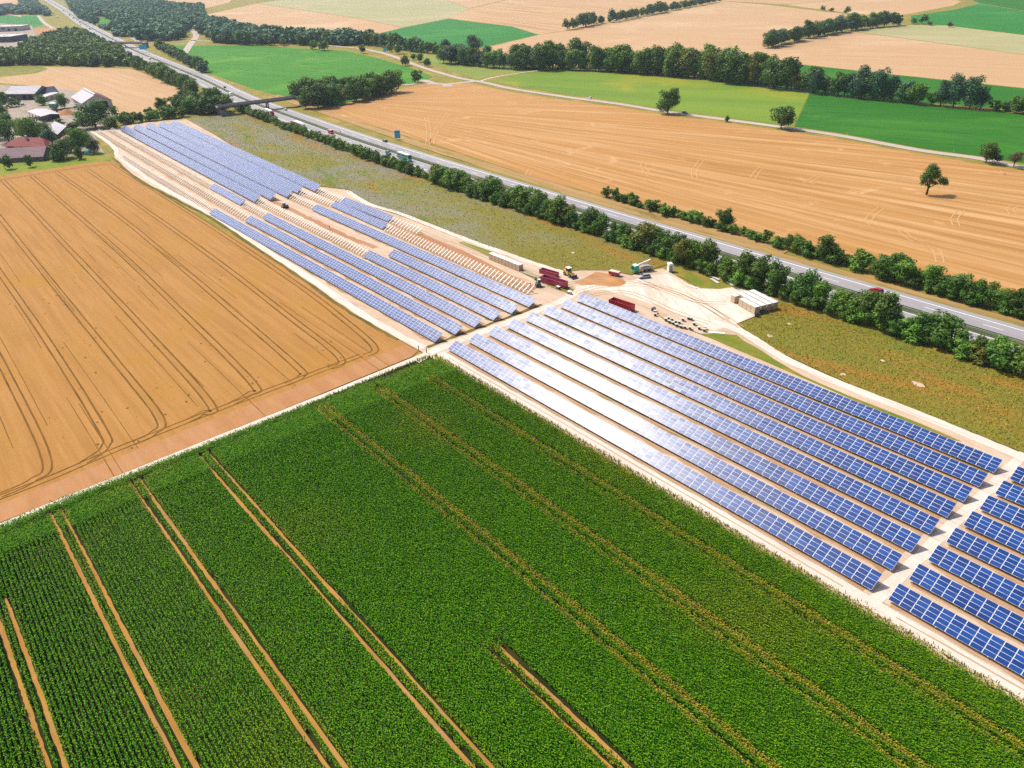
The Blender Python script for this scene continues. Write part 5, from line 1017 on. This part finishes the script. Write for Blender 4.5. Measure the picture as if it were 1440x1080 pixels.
def crane_truck():
    p = at(902, 382.5); t = thing('crane_truck', 'green cabbed lorry with folded crane and pebble grey load in the yard', 'lorry', (p.x, p.y, .24), R(-105))
    mb = MB(); mb.prism([(1.9, .6), (3.9, .55), (3.95, 1.6), (3.75, 2.8), (3.4, 3.0), (1.9, 3.0)], -1.2, 1.2); c = mb.build('cab', P['green'], t); mb = MB(); mb.box(1.95, 3.4, -1.1, 1.1, 3.0, 3.14); mb.build('cab_roof', P['white'], c); mb = MB(); mb.add([(3.97, -1.05, 1.65), (3.97, 1.05, 1.65), (3.79, 1., 2.65), (3.79, -1., 2.65)], [(0, 1, 2, 3)]); mb.build('windscreen', M_glassd, c)
    mb = MB(); mb.box(-4.2, 1.1, -1.25, 1.25, 1.05, 1.2)
    for y in (-1.25, 1.19): mb.box(-4.2, 1.1, y, y+.06, 1.2, 1.8)
    mb.box(-4.2, -4.14, -1.19, 1.19, 1.2, 1.8); mb.box(-4.2, 3.2, -.5, .5, .7, 1.04); mb.build('load_bed', P['silver'], t)
    mb = MB(); mb.prism([(-4., 1.22), (.9, 1.22), (.6, 1.9), (-1, 2.2), (-3.6, 1.9)], -1.1, 1.1); mb.build('load', mat('grey_rubble', (.34, .29, .27), .95), t)
    mb = MB(); mb.cyl((1.5, 0, 1.1), (1.5, 0, 3.0), .28, .22, 10); mb.beam((1.5, 0, 2.9), (-3.6, .2, 4.1), .4, .45); mb.build('crane', P['white'], t); wheels(t, (2.7, -1.8, -3.1), 1.2, .5, .35); lamps(t, -4.2, 3.95, .9, .8)
crane_truck()
car('grey estate car parked beside the green cabbed lorry', at(906, 391.5), R(-118), 'silver', True, .24)
def container(label, p, rz, col, L=9.5, open_top=True, ribs=True, wd=2.5, ht=2.5, z=.24):
    t = thing('skip_container', label, 'container', (p[0], p[1], z), rz); w2 = wd/2; mb = MB(); h = L/2
    mb.box(-h, h, -w2, w2, 0, .15); mb.box(-h, h, -w2, -w2+.08, .15, ht); mb.box(-h, h, w2-.08, w2, .15, ht); mb.box(-h, -h+.08, -w2+.08, w2-.08, .15, ht); mb.box(h-.08, h, -w2+.08, w2-.08, .15, ht)
    if not open_top: mb.box(-h+.08, h-.08, -w2+.08, w2-.08, ht-.1, ht-.02)
    mb.build('shell', P[col], t); mb = MB()
    for x in np.linspace(-h+.25, h-.25, 12): mb.box(x-.06, x+.06, -w2-.08, -w2, .1, ht-.1); mb.box(x-.06, x+.06, w2, w2+.08, .1, ht-.1)
    mb.box(-h-.05, h+.05, -w2-.1, -w2+.02, ht, ht+.14); mb.box(-h-.05, h+.05, w2-.02, w2+.1, ht, ht+.14); mb.build('ribs', P[col], t)
    for s in (-1, 1): mb = MB(); mb.box(s*(h+.02)-.03, s*(h+.02)+.03, -w2+.2, w2-.2, .3, ht-.3); mb.build('end_door', P[col], t)
    if open_top: mb = MB(); mb.prism([(-h+.1, .16), (h-.1, .16), (h*.6, ht*.45), (0, ht*.3), (-h*.5, ht*.5)], -w2+.1, w2-.1); mb.build('rubble', mat('brown_rubble', (.22, .15, .11), .95), t)
container('crimson ribbed skip container standing in the weeds beside the digger', at(779, 401), R(8), 'mag', 11., ht=2.2)
container('open red skip container behind the top panel row', at(874, 434), R(5), 'red', 9.2, ht=2.2)
t = thing('tipper_trailer', 'small crimson tipper trailer with pale load beside the orange sand', 'trailer', tuple(at(864, 388)), R(15)); mb = MB(); mb.prism([(-1.8, .7), (1.8, .7), (2.2, 1.9), (-2.0, 1.9)], -1.1, 1.1); mb.build('tub', P['mag'], t); mb = MB(); mb.add([(-1.9, -1, 1.93), (2.05, -1, 1.93), (2.05, 1, 1.93), (-1.9, 1, 1.93), (0, 0, 2.25)], [(0, 1, 4), (1, 2, 4), (2, 3, 4), (3, 0, 4)]); mb.build('load', mat('pale_load', (.62, .52, .45), .95), t); mb = MB(); mb.beam((1.8, 0, .7), (3.4, 0, .5), .15, .15); mb.build('drawbar', P['dark'], t); wheels(t, (-.6, .6), 1.05, .42)
# rear red bin behind the crimson container
container('low brownish red bin half hidden behind the crimson container', at(772, 387), R(8), 'mag', 8., True, wd=2., ht=1.5)
# stacked pallets of wrapped modules in the yard: four lines with pale lids
M_card = gravel('cardboard', S(238, 212, 180, 1.1), S(224, 194, 160, 1.1)); M_lid = mat('white_wrap', (.70, .69, .67), .5); M_pal = mat('pallet_wood', (.36, .24, .14), .9)
PA, PB, PC = at(1026, 425), at(1060, 443.5), at(1088, 430.5)
ux = (PB-PA); LX = ux.length; ux.normalize(); uy = Vector((-ux.y, ux.x, 0)); rzp = math.atan2(ux.y, ux.x); nx, ny = 6, 4; sx_ = LX/nx; sy_ = 2.5
def pallet_proto():
    t = thing('pallet_crate', 'x', 'crate', (0, 0, 0)); mb = MB()
    for y in (-.9, 0, .9): mb.box(-sx_/2+.06, sx_/2-.06, y-.08, y+.08, 0, .12)
    mb.build('pallet', M_pal, t); mb = MB(); mb.box(-sx_/2+.07, sx_/2-.07, -sy_/2+.22, sy_/2-.22, .123, 1.22); mb.build('carton', M_card, t)
    mb = MB(); mb.box(-sx_/2+.05, sx_/2-.05, -sy_/2+.20, sy_/2-.20, 1.223, 1.27); mb.build('lid', M_lid, t); return t
pp = pallet_proto(); first = True
for lv in range(2):
    for j in range(ny):
        for i in range(nx):
            if (i, j, lv) in ((1, 0, 0), (1, 0, 1)): continue
            c = PA+ux*(i+.5)*sx_+uy*(j+.5)*sy_; loc = (c.x, c.y, .24+lv*1.275)
            lab = f'pale topped crate, {nth(j+1)} line from the yard, {nth(i+1)} from left, {"upper" if lv else "lower"} layer'
            if first: pp.location = loc; pp.rotation_euler = (0, 0, rzp); pp['label'] = lab; pp['group'] = 'stacked crates in the yard'; first = False
            else: dup(pp, loc, rzp, lab, 'stacked crates in the yard')
QA, QB = at(690, 364.5), at(733, 382); dq = QB-QA; LQ = dq.length; dq.normalize(); rq = math.atan2(dq.y, dq.x); n = 9
for i in range(n):
    for lv in range(2):
        c = QA+dq*(i+.5)*LQ/n; dup(pp, (c.x, c.y, .24+lv*1.275), rq, f'carton crate in the long line by the gravel road, {nth(i+1)} from left, {"upper" if lv else "lower"}', 'line of crates by the gravel road')
    # profile bars lying behind the line
QC = at(763, 393); d2 = QC-QB
for i, o in enumerate((-.9, -.3, .3, .9)):
    t = thing('steel_bundle', f'long bundle of rack profiles between the crates and the crimson container, {nth(i+1)} from the road', 'steel bundle', (QB.x+.6, QB.y+o, .24), math.atan2(d2.y, d2.x)); mb = MB()
    for a_ in range(3): mb.box(0, d2.length-2, -.22+.15*a_, -.12+.15*a_, .1, .32)
    mb.build('profiles', mat('tan_profiles', (.55, .42, .28), .6), t); mb = MB(); mb.box(.8, 1., -.3, .3, 0, .1); mb.box(d2.length-3, d2.length-2.8, -.3, .3, 0, .1); mb.build('battens', M_pal, t)
# portable toilet, drums, boards, bits
p = at(942, 382); t = thing('portable_toilet', 'white portable toilet cabin at the edge of the hedge behind the yard', 'toilet', (p.x, p.y, .22), R(60)); mb = MB(); mb.box(-.9, .9, -.9, .9, 0, 2.9); mb.build('cabin', P['white'], t); mb = MB(); mb.prism([(-.98, 2.9), (.98, 2.9), (.6, 3.25), (-.6, 3.25)], -.98, .98); mb.build('roof', P['white'], t); mb = MB(); mb.box(-.5, .5, -.94, -.905, .1, 2.5); mb.build('door', P['silver'], t)
drum = thing('cable_drum', 'x', 'drum', (0, 0, 0)); mb = MB(); mb.cyl((0, 0, .08), (0, 0, .85), .42, .42, 14); mb.build('cable', P['black'], drum)
for z in (0, .86): mb = MB(); mb.cyl((0, 0, z), (0, 0, z+.08), .6, .6, 18); mb.build('flange', mat('pale_ply', (.56, .5, .42), .8), drum)
dp = [(936,452),(941,455),(946,457),(940,450),(945,452),(950,455),(955,456),(951,460),(957,462),(963,463),(970,464),(960,452),(968,450),(972,451),(921,441),(921,445),(976,458),(983,464),(990,467),(991,464),(937,452.5)]
dw = ['at the left of the pile behind the top panel row', 'second from the left in the front of the pile', 'third from the left in the front of the pile', 'topmost of the left cluster of the pile', 'second in the back line of the pile', 'third in the back line of the pile', 'fourth in the back line of the pile', 'fourth from the left in the front of the pile', 'fifth from the left in the front of the pile', 'sixth in the front of the pile', 'last in the front of the pile, by the grass', 'alone just behind the pile', 'left one of the pair behind the pile', 'right one of the pair behind the pile', 'upper one of two left of the pile by the red container', 'lower one of two left of the pile by the red container', 'standing apart right of the pile', 'left one of the three at the grass end', 'lowest of the three at the grass end', 'rightmost of the three at the grass end', '']
for i, (x, y) in enumerate(dp[:-1]):
    p = at(x, y); lab = 'pale topped cable drum '+dw[i]; loc = (p.x, p.y, .24)
    if i == 0: drum.location = loc; drum['label'] = lab; drum['group'] = 'cable drums beside the yard'
    else: dup(drum, loc, random.uniform(0, 3), lab, 'cable drums beside the yard')
for i, (x, y, l, rz) in enumerate([(1008, 469, 'white board lying on the grass right of the cable drums', 35), (1072, 400, 'long pale slab lying on the weeds behind the yard', -20), (1050, 396, 'pale board on the weeds above the long slab', -20), (1005, 391.5, 'pale plastic sheet lying by the yard edge', -10), (972, 404, 'light grey sheet lying at the top of the yard', 0)]):
    p = at(x, y) if i in (0, 3, 4) else at(x-45, y); t = thing('board', l, 'board', (p.x, p.y, .25), R(rz)); mb = MB(); mb.box(-2.4, 2.4, -.5, .5, .05, .12); mb.build('slab', P['white'] if i == 0 else mat('grey_sheet', (.6, .57, .55), .6), t)
    mb = MB(); mb.box(-2., -1.8, -.5, .5, 0, .05); mb.box(1.8, 2., -.5, .5, 0, .05); mb.build('battens', M_pal, t)
for i, (x, y, l) in enumerate([(785, 407, 'small dark generator with pale top on the gravel below the crimson container'), (801, 414, 'grey pallet cart at the weedy strip tip'), (1064, 446, 'dark battery box right of the crate stack, nearest'), (1072, 441, 'dark box right of the crate stack, middle one'), (1088, 434.5, 'dark box by the meadow corner, farthest one'), (919, 437.5, 'dark tool chest behind the red container corner'), (688, 470, 'dark equipment box under the front panel rows')][:6]):
    p = at(x, y); t = thing('equipment_box', l, 'box', (p.x, p.y, .24), R(20*i)); mb = MB(); mb.box(-.7, .7, -.5, .5, .12, .9, 0, .04); mb.build('body', P['dark'] if i != 1 else P['silver'], t); mb = MB(); mb.box(-.74, .74, -.54, .54, .9, 1.0); mb.build('lid', P['white'] if i < 2 else P['black'], t); mb = MB(); mb.box(-.6, -.4, -.45, .45, 0, .12); mb.box(.4, .6, -.45, .45, 0, .12); mb.build('skids', M_pal, t)
for x, y, l in [(589, 494, 'dark wooden post at the corner of the wheat field'), (600, 497, 'short wooden post beside the farm track end'), (609, 508, 'dark wooden post at the maize corner')]:
    p = at(x, y); t = thing('wooden_post', l, 'post', (p.x, p.y, .2)); mb = MB(); mb.cyl((0, 0, 0), (0, 0, 1.7), .14, .12, 8); mb.build('post', M_bark, t); mb = MB(); mb.cyl((0, 0, 1.7), (0, 0, 1.78), .13, .05, 8); mb.build('cap', M_dark, t)
for i, (x, y) in enumerate([(1258, 893), (1296, 917), (1345, 943), (1400, 975), (1090, 783), (1000, 729)]):
    p = at(x, y); t = thing('stake', ['thin stake in the straw fringe below the cross path', 'thin stake in the straw fringe under the first right-hand modules', 'thin stake on the maize edge, third from the cross path', 'thin stake on the maize edge in the lower right corner', 'thin stake on the maize edge under the middle block', 'thin stake on the maize edge beside the lens glare end'][i].replace('beside the lens glare end', 'left of the other stakes'), 'stake', (p.x, p.y, .2)); mb = MB(); mb.cyl((0, 0, 0), (.05, 0, 1.5), .035, .03, 6); mb.build('rod', M_bark, t); mb = MB(); mb.cyl((.05, 0, 1.5), (.05, 0, 1.58), .05, .04, 6); mb.build('cap', M_light, t)
# sand heap and machines in the farmyard
def heap(label, p, r, h, m, cat='heap'):
    mb = MB(); n = 16; vs = [(0, 0, h)]; fs = []
    for k, (f, g_) in enumerate(((.3, .82), (.65, .38), (1., 0))):
        for i in range(n): a_ = 2*math.pi*i/n; q = r*f*random.uniform(.88, 1.12); vs.append((math.cos(a_)*q, math.sin(a_)*q, h*g_*random.uniform(.9, 1.1)))
    fs = [(0, 1+i, 1+(i+1) % n) for i in range(n)]+[(1+k*n+i, 1+(k+1)*n+i, 1+(k+1)*n+(i+1) % n, 1+k*n+(i+1) % n) for k in range(2) for i in range(n)]
    mb.add(vs, fs); o = mb.build('sand_heap', m, None, (p[0], p[1], .2), smooth=True); tag(o, label, cat)
heap('ochre sand heap between the open shed and the big barn', at(94, 160), 8, 3.4, M_orange); heap('low orange sand heap at the yard entrance', at(864, 397), 4.5, .55, M_orange); heap('small brown earth heap at the end of the crate stack', at(1086, 425), 2., .9, M_soil)
p = at(77, 153.5); t = thing('grain_trailer', 'green farm trailer with white top beside the dark round tree', 'trailer', (p.x, p.y, .2), R(50)); mb = MB(); mb.prism([(-3, 1.), (3, 1.), (3.3, 4.2), (-3.3, 4.2)], -1.8, 1.8); mb.build('tub', P['green'], t); mb = MB(); mb.prism([(-3.4, 4.2), (3.4, 4.2), (2.6, 4.9), (-2.6, 4.9)], -1.9, 1.9); mb.build('cover', P['white'], t); wheels(t, (-1.2, 1.2), 1.5, .7, .4)
p = at(84, 157.5); t = thing('farm_trailer', 'low maroon farm trailer right of the green one', 'trailer', (p.x, p.y, .2), R(60)); mb = MB(); mb.box(-4, 4, -1.2, 1.2, 1., 1.2); mb.box(-4, 4, -1.2, -1.1, 1.2, 2.1); mb.box(-4, 4, 1.1, 1.2, 1.2, 2.1); mb.build('bed', mat('maroon_paint', (.2, .04, .07), .6), t); wheels(t, (-2, 2), 1.1, .5, .3)

# ================================================================ PEOPLE (a few pixels high)
M_skin = mat('skin', (.5, .32, .24), .6); M_cloth = mat('dark_work_clothes', (.04, .045, .07), .9); M_vest = mat('work_jacket', (.30, .05, .06), .8); M_hair = mat('dark_hair', (.03, .02, .015), .8)
def person(label, p, rz, jacket):
    me = bpy.data.meshes.new('person')
    J = dict(pel=(0, 0, .95), wa=(0, 0, 1.12), ch=(.02, 0, 1.36), ne=(.02, 0, 1.52), hd=(.04, 0, 1.66), tp=(.03, 0, 1.76), hl=(0, .10, .9), kl=(.06, .11, .5), al=(-.02, .11, .09), fl=(.16, .12, .04), hr=(0, -.10, .9), kr=(.0, -.11, .5), ar=(-.08, -.11, .09), fr=(.10, -.12, .04), sl=(.0, .19, 1.43), el=(-.02, .25, 1.16), wl=(.12, .24, .94), hl2=(.18, .23, .87), sr=(.0, -.19, 1.43), er=(.02, -.25, 1.16), wr=(.18, -.22, 1.0), hr2=(.25, -.21, .96))
    E_ = ['pel wa', 'wa ch', 'ch ne', 'ne hd', 'hd tp', 'pel hl', 'hl kl', 'kl al', 'al fl', 'pel hr', 'hr kr', 'kr ar', 'ar fr', 'ch sl', 'sl el', 'el wl', 'wl hl2', 'ch sr', 'sr er', 'er wr', 'wr hr2']
    rad = dict(pel=.15, wa=.13, ch=.15, ne=.055, hd=.10, tp=.08, hl=.095, kl=.062, al=.045, fl=.04, hr=.095, kr=.062, ar=.045, fr=.04, sl=.07, el=.045, wl=.034, hl2=.04, sr=.07, er=.045, wr=.034, hr2=.04)
    K = list(J); me.from_pydata([J[k] for k in K], [tuple(K.index(q) for q in e.split()) for e in E_], []); o = link('person', me, None, (p[0], p[1], .24), rz); tag(o, label, 'person'); me.materials.append(M_cloth)
    o.modifiers.new('skin', 'SKIN')
    for i, k in enumerate(K): v = me.skin_vertices[0].data[i]; v.radius = (rad[k]*.95, rad[k]*(1.1 if k in ('pel', 'wa', 'ch') else 1.)); v.use_root = (k == 'pel')
    sb = o.modifiers.new('sub', 'SUBSURF'); sb.levels = sb.render_levels = 1
    mb = MB(); mb.cyl((0, 0, 1.02), (.02, 0, 1.46), .19, .2, 12); mb.build('jacket', jacket, o); mb = MB(); mb.cyl((.03, 0, 1.68), (.025, 0, 1.80), .118, .07, 12); mb.build('hair', M_hair, o)
    mb = MB(); mb.cyl((.12, 0, 1.58), (.155, 0, 1.66), .05, .055, 8); mb.build('face', M_skin, o)
person('worker in a dark red jacket standing on the brown earth beside the bare racks', at(464, 323), R(60), M_vest)
person('worker in dark clothes at the right end of the brown rack row', at(745.5, 404.5), R(150), M_cloth)

plant_all()

# ================================================================ HAZE
mh = bpy.data.materials.new('haze_air'); mh.use_nodes = True; N = mh.node_tree.nodes; N.remove(N['Principled BSDF']); pv = N.new('ShaderNodeVolumePrincipled')
pv.inputs['Color'].default_value = (.70, .84, 1.0, 1); pv.inputs['Density'].default_value = HAZE; pv.inputs['Anisotropy'].default_value = .2
mh.node_tree.links.new(pv.outputs[0], N['Material Output'].inputs['Volume'])
mb = MB(); mb.box(-7200, 1700, -1700, 6700, -1, 112); tag(mb.build('haze', mh), 'thin summer haze over the far fields', 'haze', kind='stuff')
